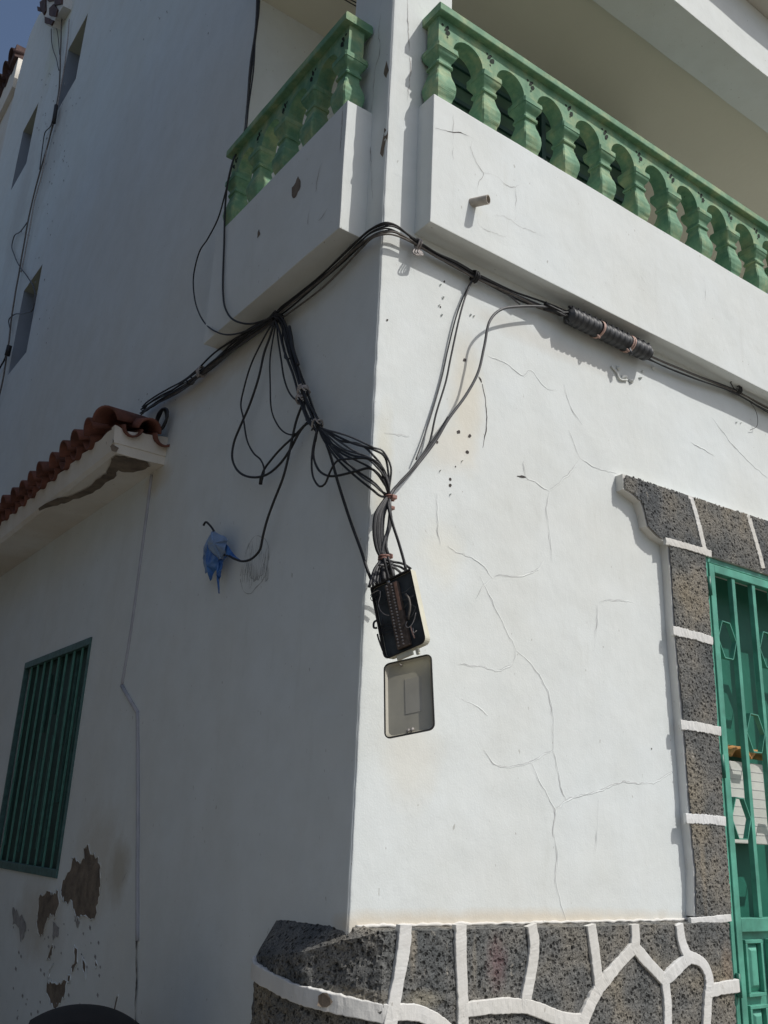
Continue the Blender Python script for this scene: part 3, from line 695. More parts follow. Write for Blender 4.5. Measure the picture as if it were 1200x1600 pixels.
# ------------------------------------------------------------------ window in the shaded wall
win = bpy.data.objects.new('window', None); S.collection.objects.link(win); win.parent = house
y0, y1, z0, z1 = WIN; fr = .045
m = MB(); m.box(-.012, .022, y0 + .001, y1 - .001, z1 - fr, z1 - .001); m.box(-.012, .022, y0 + .001, y1 - .001, z0 + .001, z0 + fr); m.box(-.0115, .022, y0 + .001, y0 + .018, z0 + fr, z1 - fr); m.box(-.0115, .022, y1 - .018, y1 - .001, z0 + fr, z1 - fr); m.build('frame', M['grille'], win, .003)
for i in range(8):
    y = y0 + (y1 - y0) * (i + 1) / 9
    m = MB(); m.box(-.004, .006, y - .0050, y + .0050, z0 + fr + .0005, z1 - fr - .0005); m.build('bar', M['bars'], win)
m = MB()
for yf, a_, b_ in ((.12, .12, .75), (.22, .3, .95), (.3, .55, .97), (.33, .05, .35), (.42, .1, .6), (.47, .7, .97), (.55, .2, .5), (.6, .62, .9), (.68, .08, .42), (.74, .5, .97), (.85, .3, .8), (.93, .1, .5)):
    y = y0 + (y1 - y0) * yf; m.box(.022, .034, y - .006, y + .007, z0 + (z1 - z0) * a_, z0 + (z1 - z0) * b_)
build_split(m, 'shutter_slat', M['shutter_l'], win)
m = MB(); m.box(.035, .055, y0 + .001, y1 - .001, z0 + .001, z1 - .001)
for i in range(0): m.box(.092, .0995, y0 + .03 + i * .45, y0 + .06 + i * .45, z0 + .03, z1 - .03)
m.build('shutter', M['shutter'], win)

# ------------------------------------------------------------------ flat drawings on the wall surfaces: cracks, chips, bare render
def SR(x, y):
    p = PR(x, y); p.y = wp(max(.0001, p.x), p.z).y; return p
def SL(x, y):
    p = PL(x, y); p.x = wp(min(-.0001, -p.y), p.z).x if (p.z < 4.2 or p.y < .32) else .004 * nz((p.y, p.z, 0), .8) * min(1, abs(p.z - 4.2) / .35); return p
def SPR(x, y): p = PR(x, y, PP); p.y += slabd(Vector((p.x, -PP, p.z))).y; return p
def SPL(x, y): p = PL(x, y, QL); p.x += slabd(Vector((-QL, p.y, p.z))).x; return p
def ribbon(mb, P, wid, nrm, jit=.003, off=.0012, taper=True):
    sp = spline(P, .012); nrm = Vector(nrm); vs = []
    for i, p in enumerate(sp):
        t = (sp[min(len(sp) - 1, i + 1)] - sp[max(0, i - 1)]).normalized(); q = t.cross(nrm).normalized()
        k = (min(i, len(sp) - 1 - i) / max(1, len(sp) * .25)); k = min(1, k) if taper else 1
        ww = wid * (.3 + .7 * k) * (1 + .7 * nz(p * 45)) * min(1.5, max(.12, .9 + 1.7 * nz(p * 11)))
        c = p + q * jit * (nz(p * 28) + .7 * nz(p * 90)) + nrm * off
        vs += [c - q * max(.0002, ww) / 2, c + q * max(.0002, ww) / 2]
    mb.add(vs, [(2 * i, 2 * i + 1, 2 * i + 3, 2 * i + 2) for i in range(len(sp) - 1)])
NR, NL = Vector((0, -1, 0)), Vector((-1, 0, 0))
def rcracks(mb, lists, wid, o2=.0013, jit=.006):
    for L in lists: ribbon(mb, [SR(x, y) for x, y in L], wid, NR, jit, o2)
A1 = [[(700, 852), (712, 862), (740, 872), (755, 885), (769, 903)], [(769, 903), (785, 899), (815, 900), (840, 887), (848, 878)], [(769, 903), (755, 916), (743, 937)],
      [(750, 900), (762, 925), (778, 960), (792, 990), (806, 1015)], [(806, 1015), (800, 1035), (776, 1047), (750, 1041), (712, 1036)],
      [(806, 1015), (826, 1035), (846, 1062), (857, 1090), (863, 1125), (862, 1150), (863, 1172)], [(863, 1172), (868, 1195), (875, 1228), (883, 1250)],
      [(828, 1190), (840, 1218), (858, 1250), (866, 1264), (864, 1300), (870, 1340), (867, 1375), (872, 1400), (884, 1440)], [(866, 1264), (890, 1247), (930, 1237), (970, 1222), (1015, 1223), (1050, 1205)],
      [(863, 1172), (840, 1183), (828, 1190), (800, 1197), (770, 1193), (755, 1170)], [(936, 942), (952, 938), (972, 938), (990, 941)], [(932, 945), (930, 985), (926, 1018)],
      [(760, 1118), (745, 1103), (720, 1092)],
      [(857, 768), (875, 752), (893, 735), (905, 715)], [(857, 768), (853, 800), (858, 840), (862, 878)], [(808, 744), (822, 746), (840, 757), (857, 768)], [(817, 720), (820, 744)], [(905, 715), (895, 690), (888, 672)], [(880, 600), (890, 635), (908, 662)], [(905, 715), (930, 730), (958, 738), (968, 744)],
      [(760, 555), (790, 568), (817, 588), (826, 578), (850, 605), (868, 610)], [(1110, 650), (1140, 690), (1170, 722), (1200, 748)], [(682, 770), (683, 820), (688, 852)], [(930, 1330), (932, 1290), (934, 1250)], [(600, 677), (640, 680)], [(1078, 690), (1095, 700), (1115, 712)]]
m = MB(); rcracks(m, A1, .0019); build_split(m, 'hairline_crack', M['crack'], house)
m = MB()
for L in ([(753, 600), (758, 625), (760, 660), (758, 682), (755, 700)], [(808, 744), (822, 746)], [(748, 588), (752, 598)]):
    ribbon(m, [SR(x, y) for x, y in L], .006, NR, .004, .0014)
# lichen of the parapet cracks
for L in ([(680, 200), (692, 204), (706, 206), (720, 208), (738, 215)], [(606, 0), (604, -10)]): ribbon(m, [SPR(x, y) for x, y in L], .003, NR, .006, .0014)
build_split(m, 'open_crack', M['crackd'], house)
m = MB()
for L in ([(708, 180), (708, 205), (708, 250)], [(738, 215), (737, 235), (748, 262), (755, 270), (747, 285), (745, 305)], [(755, 270), (775, 275), (790, 288), (803, 292), (820, 285)], [(745, 335), (748, 352), (770, 363), (790, 370)], [(806, 295), (806, 330), (803, 348)], [(775, 335), (798, 343), (810, 352), (850, 370)], [(1000, 430), (1010, 445)], [(1100, 430), (1102, 470)]):
    ribbon(m, [SPR(x, y) for x, y in L], .0015, NR, .007, .0012)
for L in ([(636, -6), (638, 60), (641, 110), (639, 135), (636, 160)],): ribbon(m, [SR(x, y) for x, y in L], .0045, NR, .006, .0012)
for L in ([(596, 0), (595, 20), (592, 50), (594, 80), (586, 110), (583, 150), (578, 190), (580, 260), (583, 310)],): ribbon(m, [SL(x, y) for x, y in L], .0035, NL, .006, .0012)
for L in ([(536, 165), (534, 200), (532, 240)], [(485, 320), (483, 335), (482, 352)], [(512, 325), (503, 340), (498, 345)], [(503, 255), (497, 275), (494, 300)], [(190, 1380), (200, 1360)]): ribbon(m, [(SPL if x > 300 else SL)(x, y) for x, y in L], .005, NL, .006, .0012)
build_split(m, 'hairline_crack', M['crackm'], house)
# raised lifting paint edges (real little ridges that catch the sun)
m = MB()
for L in A1:
    P = [SR(x + 2, y + 1) for x, y in L]; sp = spline(P, .014); vs = []
    for i, p in enumerate(sp):
        t = (sp[min(len(sp) - 1, i + 1)] - sp[max(0, i - 1)]).normalized(); q = t.cross(NR).normalized(); c = p + q * .006 * (nz(p * 28) + .7 * nz(p * 90)); e = .0008 * (1 + 1.2 * nz(p * 15)) * min(1, i / 4, (len(sp) - 1 - i) / 4)
        vs += [c - q * .005 - NR * .0006, c - q * .0008 + NR * (.0004 + e), c + q * .0008 + NR * (.0004 + e), c + q * .004 - NR * .0006]
    m.add(vs, [(4 * i + j, 4 * i + j + 1, 4 * i + j + 5, 4 * i + j + 4) for i in range(len(sp) - 1) for j in range(3)], True)
build_split(m, 'lifted_paint', M['plaster'], house)

def jag(poly, amp, n=5, seed=0, vertical=True):
    rnd = random.Random(seed); out = []
    for i in range(len(poly)):
        a_, b_ = poly[i], poly[(i + 1) % len(poly)]
        for k in range(n):
            f_ = k / n; jx = rnd.uniform(-1, 1) * amp * (.35 if vertical else 1) * (k > 0); jy = rnd.uniform(-1, 1) * amp * (1.4 if vertical else 1) * (k > 0)
            out.append((a_[0] + (b_[0] - a_[0]) * f_ + jx, a_[1] + (b_[1] - a_[1]) * f_ + jy))
    return out
from mathutils.geometry import tessellate_polygon
def sheet(mb, poly3, off, nrm):
    P = [Vector(p) + Vector(nrm) * off for p in poly3]; tr = tessellate_polygon([P]); mb.add(P, [tuple(t) for t in tr])
m = MB(); sd_ = 0; rims = []
for poly, amp in (([(137, 1319), (143, 1335), (152, 1340), (158, 1355), (158, 1385), (154, 1412), (148, 1436), (135, 1432), (127, 1430), (120, 1440), (113, 1408), (100, 1410), (96, 1398), (98, 1380), (105, 1366), (112, 1350), (116, 1341), (126, 1350), (132, 1342), (132, 1325)], 4),
                  ([(92, 1392), (84, 1398), (80, 1393), (70, 1398), (61, 1404), (60, 1425), (58, 1440), (62, 1460), (68, 1462), (72, 1445), (80, 1428), (86, 1436), (94, 1412)], 3),
                  ([(85, 1505), (78, 1520), (76, 1535), (84, 1536), (94, 1534), (105, 1533), (103, 1550), (97, 1565), (90, 1575), (80, 1570), (73, 1550), (75, 1535), (78, 1515)], 3),
                  ([(116, 1478), (121, 1482), (122, 1505), (113, 1520), (112, 1512), (117, 1500)], 2), ([(128, 1490), (134, 1505), (134, 1532), (131, 1518)], 2), ([(150, 1501), (153, 1507), (150, 1513), (148, 1507)], 1), ([(82, 1477), (85, 1480), (80, 1500), (74, 1500)], 2), ([(107, 1523), (111, 1526), (110, 1537), (106, 1533)], 1.5), ([(183, 1556), (186, 1556), (180, 1580), (176, 1582)], 1)):
    sd_ += 1; jp = [SL(x, y) for x, y in jag(poly, amp, 4, sd_)]; sheet(m, jp, .0010 + .00012 * sd_, NL); rims.append(jp)
build_split(m, 'bare_render', M['expo'], house)
m = MB()
for jp in rims: m.tube([p + NL * .0015 for p in jp], [.0032 * (1 + 1.3 * nz(p * 40)) for p in jp], 5, closed=True)
build_split(m, 'paint_edge', M['plaster'], house)
m = MB()
for poly, amp in (([(20, 1418), (28, 1425), (40, 1440), (42, 1455), (36, 1468), (32, 1470), (30, 1450), (20, 1445)], 3), ([(84, 1440), (94, 1450), (92, 1462), (84, 1470)], 3), ([(118, 1430), (125, 1440), (122, 1450), (117, 1440)], 2)):
    sd_ += 1; sheet(m, [SL(x, y) for x, y in jag(poly, amp, 4, sd_)], .0010 + .00012 * sd_, NL)
rr_ = random.Random(5)
for k in range(46):
    x, y = rr_.uniform(20, 160), rr_.uniform(1440, 1590); a_ = rr_.uniform(.8, 2.2); sheet(m, [SL(x, y), SL(x + a_, y + a_ * 1.5), SL(x + a_ * .5, y + a_ * 4), SL(x - a_ * .6, y + a_ * 2)], .0008 + .00004 * k, NL)
for cx, cy, n_, sx, sy in ((85, 190, 60, 35, 110), (240, 40, 12, 120, 80), (60, 420, 20, 40, 160), (245, 620, 18, 30, 16)):
    for k in range(n_):
        x, y = rr_.gauss(cx, sx * .45), rr_.gauss(cy, sy * .5); a_ = rr_.uniform(.4, 1.0); sheet(m, [SL(x, y), SL(x + a_, y + a_), SL(x - a_ * .4, y + a_ * 4.5), SL(x - a_ * .8, y + a_ * 2)], .0015, NL)
tag(m.build('paint_flake', M['expo_grey'], house, fix=False), None, None, None, 'stuff')
m = MB()
for poly in ([(466, 275), (470, 283), (470, 292), (464, 305), (459, 310), (456, 306), (456, 293), (462, 285)], [(405, 358), (407, 366), (402, 372), (403, 362)]):
    sd_ += 1; sheet(m, [SPL(x, y) for x, y in jag(poly, 1, 3, sd_)], .0012, NL)
for poly in ([(601, 200), (606, 210), (602, 225), (598, 246), (594, 240), (597, 222)], [(604, 95), (608, 110), (604, 122), (600, 115)]):
    sd_ += 1; sheet(m, [SL(x, y) for x, y in jag(poly, 1, 3, sd_)], .0012, NL)
build_split(m, 'chipped_paint', M['expo'], house)
# nail and plug holes with rust bleeding, chips on the sunny wall
m = MB()
for x, y, r_ in ((726, 563, 2.5), (716, 675, 2.7), (734, 681, 2.7), (730, 706, 2.8), (704, 749, 2.3), (704, 758, 2.5), (683, 691, 2.2), (694, 440, 1.6), (688, 480, 1.4), (712, 729, 1.1), (605, 500, 1.6), (1018, 1170, 1)):
    q = []
    for k in range(9): a_ = k * 2 * math.pi / 9; rr = r_ * random.uniform(.65, 1.2); q.append((x + rr * math.cos(a_), y + rr * 1.2 * math.sin(a_)))
    sheet(m, [SR(*p) for p in q], .0012, NR)
build_split(m, 'plug_hole', M['crackd'], house)
m = MB()
for (x, y), k in zip(((688, 445), (692, 465), (686, 477), (690, 492), (740, 494), (735, 492), (1150, 660), (1157, 661), (983, 596), (722, 720), (704, 772), (688, 735)), range(20)):
    a_ = rr_.uniform(.7, 1.5); c0 = SR(x, y); m.add([c0 + Vector((-.008, -.004, .004)) * a_ * .5, c0 + Vector((.008, -.004, .006)) * a_ * .5, c0 + Vector((.006, -.004, -.006)) * a_ * .5, c0 + Vector((-.004, -.004, -.008)) * a_ * .5, c0 + Vector((0, -.010, 0))], [(0, 1, 4), (1, 2, 4), (2, 3, 4), (3, 0, 4)])
# broken plaster below the splice closure
for x, y, a_ in ((975, 590, .022), (985, 596, .018), (1000, 590, .014), (1020, 575, .016), (1040, 572, .012), (965, 575, .016), (1003, 580, .012)):
    c0 = SR(x, y); q = [Vector((math.cos(k) * a_ * rr_.uniform(.6, 1.3), -.004, math.sin(k) * a_ * rr_.uniform(.5, 1))) for k in (0, 1.2, 2.5, 3.8, 5)]; m.add([c0 + p for p in q] + [c0 + Vector((0, -a_ * .9, 0))], [(i, (i + 1) % 5, 5) for i in range(5)])
build_split(m, 'plaster_chip', M['plaster'], house)
m = MB()
m.tube(spline([PR(x, y, .006) for x, y in [(955, 572), (964, 583), (968, 592), (980, 594)]], .006), .005, 6)
build_split(m, 'plaster_ridge', M['plaster'], house)

# pencil scribble next to the blue plastic
m = MB(); rr_ = random.Random(11)
def inell(t_, k=1): return (399 + 21 * k * math.cos(t_), 882 + 44 * k * math.sin(t_))
for s0 in range(24):
    x = 381 + s0 * 1.65 + rr_.uniform(-1, 1); h = 44 * math.sqrt(max(.05, 1 - ((x - 399) / 23) ** 2)); tl = (400 - x) * .05
    a_, b_ = 882 - h * rr_.uniform(.3, .98), 884 + h * rr_.uniform(.4, .98); L = [(x + 3 + rr_.uniform(-1, 1), a_)]
    for k in range(1, 5): L.append((x + 3 - 6 * k / 5 + rr_.uniform(-1.2, 1.2), a_ + (b_ - a_) * k / 5))
    L += [(x - 2, b_), (x + 1, b_ - 4), (x + 2, b_ - 20)]
    ribbon(m, [SL(*p) for p in L], .0012, NL, .001, .001, False)
ribbon(m, [SL(*p) for p in [(376, 905), (379, 920), (384, 927), (393, 927), (400, 918), (412, 905), (419, 880), (420, 858), (416, 845), (410, 840), (398, 838), (390, 850), (385, 862), (380, 878), (376, 900)]], .0022, NL, .002, .0012, False)
tag(m.build('pencil_scribble', M['pencil'], None, fix=False), 'oval pencil scribble drawn on the shaded wall beside the blue plastic', 'drawing')

# flat cable duct painted over, on the shaded wall
cdct = MB()
P = [PL(x, y, .004) for x, y in ((237, 742), (222, 860), (205, 985), (190.5, 1072))]; cdct.tube(spline(P, .04), .0085, 8)
cdct.tube([PL(190.5, 1072, .006), PL(198, 1085, .006), PL(215, 1114, .006)], .0105, 8)
P = [PL(x, y, .006) for x, y in ((215, 1112), (215.5, 1250), (215, 1380), (215, 1470))]; cdct.tube(spline(P, .04), .0095, 8)
tag(cdct.build('cable_conduit', M['conduit']), 'thin painted over conduit running down the shaded wall with a kink', 'conduit')
m = MB(); ribbon(m, [PL(x, y) for x, y in ((215, 1455), (214.5, 1500), (215, 1540), (213, 1570), (215, 1620))], .008, NL, .003, .006, False); build_split(m, 'open_crack', M['crackd'], house)

# ------------------------------------------------------------------ tiled porch eave on the shaded wall
YE0, XF, ZB = 2.03, -.283, 3.495
porch = bpy.data.objects.new('porch_roof', None); S.collection.objects.link(porch); porch.parent = house
m = MB(); yf = 8.0
# plastered soffit body with uneven lower face
n = 60; vs = []; 
for i in range(n + 1):
    y = YE0 + (yf - YE0) * (i / n) ** 1.5; e = .006 * nz((y, 0, 0), 6)
    sc_ = .018 * abs(math.sin((y - YE0) / .21 * math.pi))
    vs += [(.01, y, ZB + .002), (XF * .5, y, ZB - .004 + e), (XF + .012 + e, y, ZB - .002 + e), (XF - .004, y, ZB + .025), (XF - .024, y, ZB + .125 + sc_), (0.01, y, ZB + .17 + .0)]
fs = [(i * 6 + j, (i + 1) * 6 + j, (i + 1) * 6 + (j + 1) % 6, i * 6 + (j + 1) % 6) for i in range(n) for j in range(6)] + [tuple(range(6))]
m.add(vs, fs); m.build('eave', M['eave'], porch)
# scalloped mortar under the end tiles
m = MB(); q = []
for k in range(25):
    f_ = k / 24; x = -.306 + f_ * .306; q.append((x, YE0 - .006, ZB + .115 + .035 * (abs(math.cos(f_ * math.pi * 2.0)) ** 1.0)))
m.prism([Vector((-.300, YE0 - .006, ZB + .05)), Vector((0, YE0 - .006, ZB + .05))][0:1] + [Vector(p) for p in q] + [Vector((0, YE0 - .006, ZB + .05))], (0, .05, 0)); m.build('mortar_fill', M['eave'], porch)
# worn brown band along the lower arris
m = MB()
for poly in ([(181, 712), (200, 716), (228, 722), (235, 729), (222, 735), (200, 738), (185, 735), (178, 748), (165, 754), (150, 766), (130, 776), (108, 784), (90, 790), (62, 798), (60, 794), (90, 778), (112, 775), (138, 762), (150, 750), (166, 741), (172, 726), (174, 716)],):
    P3 = [on(x, y, 2, ZB - .0095) for x, y in jag(poly, 1.6, 3, 3, False)]; sheet(m, P3, 0, Vector((0, 0, 1)))
for poly in ([(172, 698), (176, 694), (186, 700), (182, 706), (174, 704)], [(176, 685), (178, 689), (176, 692)]): sheet(m, [on(x, y, 1, YE0 - .0085) for x, y in jag(poly, .8, 2, 4, False)], 0, NR)
build_split(m, 'worn_render', M['expo'], porch)
def tile(mb, a, d, r0, r1, up=1, th=.011, arc=math.pi, upv=Vector((0, 0, 1))):
    """half-round tile from a along d; up=1 cover, -1 channel"""
    a = Vector(a); d = Vector(d); t = d.normalized(); uu = (upv - t * upv.dot(t)).normalized(); qq = t.cross(uu); n = 12; vs = []
    for f_, rr in ((0, r0), (.5, (r0 + r1) / 2), (1, r1)):
        for o_ in (0, -th):
            for k in range(n + 1):
                an = (math.pi - arc) / 2 + arc * k / n; vs.append(a + d * f_ + qq * math.cos(an) * (rr + o_) + uu * math.sin(an) * (rr + o_) * up * 1.05)
    W_ = n + 1; fs = []
    for s_ in range(2):
        for o_ in (0, 1):
            b0 = (s_ * 2 + o_) * W_; b1 = ((s_ + 1) * 2 + o_) * W_
            fs += [(b0 + k, b0 + k + 1, b1 + k + 1, b1 + k) for k in range(n)]
        for k in (0, n): fs.append((s_ * 2 * W_ + k, (s_ * 2 + 1) * W_ + k, ((s_ + 1) * 2 + 1) * W_ + k, (s_ + 1) * 2 * W_ + k))
    for s_ in (0, 2): fs += [(s_ * 2 * W_ + k if s_ == 0 else 4 * W_ + k, (W_ if s_ == 0 else 5 * W_) + k, (W_ if s_ == 0 else 5 * W_) + k + 1, (0 if s_ == 0 else 4 * W_) + k + 1) for k in range(n)]
    mb.add(vs, fs, True)
m = MB(); TZ = ZB + .185; slope = Vector((.36, 0, .10))
ys = [2.27, 2.485, 2.69, 2.93, 3.14, 3.36, 3.57, 3.78, 3.99, 4.2, 4.41, 4.63, 4.84, 5.05, 5.26, 5.5]
for i, y in enumerate(ys):
    j = random.uniform(-.012, .012)
    tile(m, (XF - .085 + j, y, TZ - .012 + random.uniform(-.006, .006)), slope + Vector((0, random.uniform(-.01, .01), 0)), .078, .066)
    tile(m, (XF - .060 + j, y + .105, TZ - .012), slope, .062, .072, -1)
m.build('roof_tile', M['terra'], porch)
m = MB(); tile(m, (XF - .075, YE0 + .005, TZ - .022), Vector((.30, .26, .13)), .080, .070, 1)          # hip tile
tile(m, (-.130, YE0 - .055, TZ - .036), Vector((0.0, .32, .12)), .070, .060, 1)
tile(m, (-.030, YE0 - .060, TZ - .035), Vector((0.0, .32, .10)), .062, .062, -1)
tile(m, (-.215, YE0 - .050, TZ - .035), Vector((0.0, .32, .10)), .055, .062, -1)
m.build('hip_tile', M['terra'], porch)

# ------------------------------------------------------------------ stone panel high on the shaded wall and the neighbour's roof
m = MB(); P = [PL(x, y, .1) for x, y in ((62, 10), (69, 26), (71, 38), (83, 41), (86, 30), (93, 18), (99, 9), (104, -60), (70, -60), (64, 2))]
m.prism(P, (.13, 0, 0)); sp_ = m.build('stone_panel', M['lime'], house)
m = MB()
for q in ([(64, 4), (73, -2), (73, 18), (70, 24), (65, 14)], [(79, 14), (86, 7), (92, 16), (89, 27), (79, 25)], [(88, -4), (99, -6), (98, 7), (87, 9)], [(72, 27), (80, 30), (79, 38), (72, 37)], [(81, 31), (86, 33), (82, 41), (79, 39)], [(74, -3), (83, -14), (85, 2), (77, 3)], [(60, 11), (64, 12), (66, 19), (61, 18)]):
    P = [PL(x, y, .101) for x, y in q]; m.prism(P, (-.02, 0, 0))
m.build('stone', M['terra_dark'], sp_)
nb = empty('neighbour_house', (0, 11, 0), 'neighbouring house far up the side street with dark roof tiles', 'house')
m = MB(); m.box(.03, 5, 9.93, 20, 0, 12.0); m.build('wall', M['neigh'], nb)
m = MB(); m.box(-.04, 5, 9.98, 20, 12.0, 12.55); m.build('fascia', M['eave'], nb)
m = MB()
for i in range(30):
    y = 10.12 + i * .33; tile(m, (-.12, y, 12.60), Vector((.9, 0, .25)), .15, .13); tile(m, (-.09, y + .165, 12.60), Vector((.9, 0, .25)), .12, .13, -1)
m.box(-.10, 5, 9.985, 10.3, 12.56, 12.78); m.build('roof_tile', M['terra_dark'], nb)

# unseen dark house added across the side street to hold back skylight
ob = empty('sky_blocker_house', (-5.2, 8, 0), 'unseen dark house added across the side street to block skylight', 'house')
m = MB(); m.box(-10, -5.2, -1.0, 26, 0, 8.0); m.build('wall', M['lava'], ob)
m = MB(); m.box(-10, -5.05, -1.15, 26, 6.5+.003, 6.5+.2); m.build('coping', M['lava'], ob, .01)
m = MB()
for i in range(6): m.box(-5.22, -5.17, 1.5 + i * 4, 2.6 + i * 4, 1.2, 2.7)
build_split(m, 'shutter', M['shutter'], ob)
# ------------------------------------------------------------------ cables
def strand(mb, P, r, jit=0.0, seed=0, n=8, step=.012):
    r *= .9
    sp = spline(P, step); L = len(sp); out = []
    for i, p in enumerate(sp):
        k = min(1, i / 6, (L - 1 - i) / 6); s_ = i * step
        out.append(p + Vector((nz((s_ * 2.6, seed * 3.1, 0)), nz((s_ * 2.6, seed * 3.1, 5)), nz((s_ * 2.6, seed * 3.1, 9)))) * jit * k)
    mb.tube(out, r, n)
def cable(label, P, r=.0055, mat='black', jit=.004, group='loose cables hanging over the house corner', seed=None, name='cable', cat='cable'):
    m = MB(); P = pts(P); strand(m, P, r, jit, seed if seed is not None else len(bpy.data.objects))
    c0 = P[0]; o = m.build(name, M[mat]); return tag(o, label, cat, group)
def tie(parent, P, r, th=.0035, mat='tie', turns=2, axis=None, name='tie'):
    """wire wound round a bundle at P whose direction is axis"""
    m = MB(); ax = Vector(axis).normalized(); a_ = ax.orthogonal().normalized(); b_ = ax.cross(a_); q = []
    for k in range(14 * turns + 1):
        an = 2 * math.pi * k / 14; q.append(P + (a_ * math.cos(an) + b_ * math.sin(an)) * r * (1 + .08 * math.sin(k * 1.7)) + ax * (k / (14 * turns) - .5) * th * 2.4 * turns)
    m.tube(q, th, 6); q2 = [q[-1], q[-1] + Vector((-.012, -.012, -.006)), q[-1] + Vector((-.004, -.02, -.020)), q[-1] + Vector((.01, -.012, -.014))]
    m.tube(spline(q2, .006), th * .7, 6); return m.build(name, M[mat], parent)
def bundle(name_label, P, offs, r, mats, jit=.006, cat='cable bundle'):
    P3 = pts(P); e = empty('cable_bundle', tuple(P3[0]), name_label, cat, 'cable bundles tied along the house walls')
    for k, (du, dv) in enumerate(offs):
        m = MB(); Q = []
        for i, p in enumerate(P3):
            t = (P3[min(len(P3) - 1, i + 1)] - P3[max(0, i - 1)]).normalized(); dz_ = Vector((0, 0, 1)); q = (dz_ - t * dz_.dot(t)).normalized(); o_ = q.cross(t)
            Q.append(p + q * du + o_ * dv)
        strand(m, Q, r if isinstance(r, float) else r[k % len(r)], jit, k * 5 + len(name_label)); m.build('cable', M[mats[k % len(mats)]], e)
    return e, P3
G5 = [(0, 0), (.010, .004), (-.010, .003), (.004, -.009), (-.005, .010), (.017, -.003), (-.017, -.002), (.010, .013), (-.012, -.010), (.0, .018)]
dark = ['black', 'black', 'grey_cable', 'black', 'brown_cable']
# 1 tiles -> node
e1, p1 = bundle('thick run of cables rising from the tiled eave to the knot under the side balcony', [('l', 222, 642, .04), (250, 624, .035), (290, 600), (315, 581), (350, 553), (390, 521), (430, 494)], [(a * 1.5, b_ * .9) for a, b_ in G5[:10]], [.0048, .0038, .0052], ['black', 'grey_cable', 'brown_cable', 'black', 'grey_cable'], .024)
tie(e1, PL(315, 581, .035), .026, .0045, 'tie', 3, p1[4] - p1[2]); tie(e1, PL(297, 595, .035), .022, .003, 'black', 2, p1[4] - p1[2])
# 2 node -> corner -> tie
up = [('l', 430, 493, .035), (455, 474), (500, 436, .034), (530, 409), (560, 381, .036), (585, 362, .04), ('r', 606, 356, .045), (625, 362, .04), (650, 378, .035), (680, 396)]
e2, p2 = bundle('cables running just under the side balcony and bending round the house corner', up + [(712, 412), (742, 430, .03), (775, 446), (810, 462), (850, 478), (885, 490)], [(0.012, .0), (.004, .006), (-.012, .004), (-.016, -.004), (.0, -.008)], [.005, .004, .0048], ['black', 'grey_cable', 'black', 'brown_cable'], .014)
m = MB(); strand(m, pts([('l', 432, 490, .035), (455, 470), (500, 432), (545, 389, .04), (580, 358, .05), ('r', 602, 348, .06), (618, 352, .06), (635, 365, .05), (655, 381, .04), (690, 402, .03), (742, 431, .03)]), .005, .003, 3); m.build('cable', M['black'], e2)
m = MB(); strand(m, pts([('r', 640, 372, .03), (670, 392), (700, 411), (728, 426), (742, 432), (770, 446, .03), (790, 458), (812, 475)]), .005, .003, 8); m.build('cable', M['grey_cable'], e2)
m = MB(); strand(m, pts([('l', 440, 497, .03), (470, 476), (505, 449), (535, 420), (565, 388), (586, 370, .045), ('r', 604, 366, .05), (624, 370, .045), (655, 385, .035)]), .0045, .003, 9); m.build('cable', M['brown_cable'], e2)
tie(e2, PR(653, 381, .035), .02, .004, 'tie', 2, (1, 0, -.1)); tie(e2, PR(742, 432, .03), .022, .004, 'black', 3, (1, 0, -.1))
m = MB(); 
for k in range(3): m.tube(spline([PR(648 + k * 4, 388, .03), PR(646 + k * 4, 396, .05), PR(654 + k * 3, 399, .05), PR(656, 388, .03)], .006), .0035, 6)
m.build('wall_clip', M['tie'], e2)
m = MB(); a_ = PR(700, 402, .035); 
# 3 splice -> right edge
e3, p3 = bundle('thin cables leaving the splice closure to the right under the balcony', [('r', 1010, 556, .04), (1040, 570), (1090, 590), (1150, 613, .03), (1200, 639), (1260, 668)], [(.010, 0), (-.004, .004), (.002, -.006), (-.014, .004)], [.0045, .0035], ['black', 'grey_cable', 'brown_cable'], .007)
tie(e3, PR(1152, 609, .03), .022, .0035, 'black', 4, (1, 0, -.05))
m = MB(); m.tube(spline([PR(1146, 606, .03), PR(1142, 597, .05), PR(1152, 593, .055), PR(1160, 597, .05), PR(1152, 604, .04)], .006), .003, 6); m.tube(spline([PR(1170, 625, .03), PR(1182, 645, .03), PR(1183, 665, .02), PR(1172, 672, .01)], .01), .0015, 6); m.build('tie_wire', M['black'], e3)
# 4 node -> knots
e4, p4 = bundle('thick twisted drop of cables between the balcony knot and the lower wire tie', [('l', 434, 496, .04), (442, 512), (450, 545), (463, 580), (474, 612, .055), (484, 638), (497, 668, .07)], [(a * 1.05, b_ * .9) for a, b_ in G5[:9]], [.005, .0045, .0055], ['black', 'black', 'grey_cable', 'black'], .014)
tie(e4, PL(474, 611, .055), .024, .004, 'tie', 3, p4[5] - p4[3]); tie(e4, PL(470, 624, .06), .02, .004, 'tie', 2, p4[5] - p4[3]); tie(e4, PL(496, 663, .07), .022, .004, 'tie', 1, p4[6] - p4[5]); tie(e4, PL(434, 496, .04), .026, .004, 'black', 3, (0, .1, -1))
m = MB(); strand(m, pts([('l', 452, 510, .05), (455, 525), (458, 545), (466, 570)]), .008, 0, 2); m.build('sleeve', M['black'], e4)
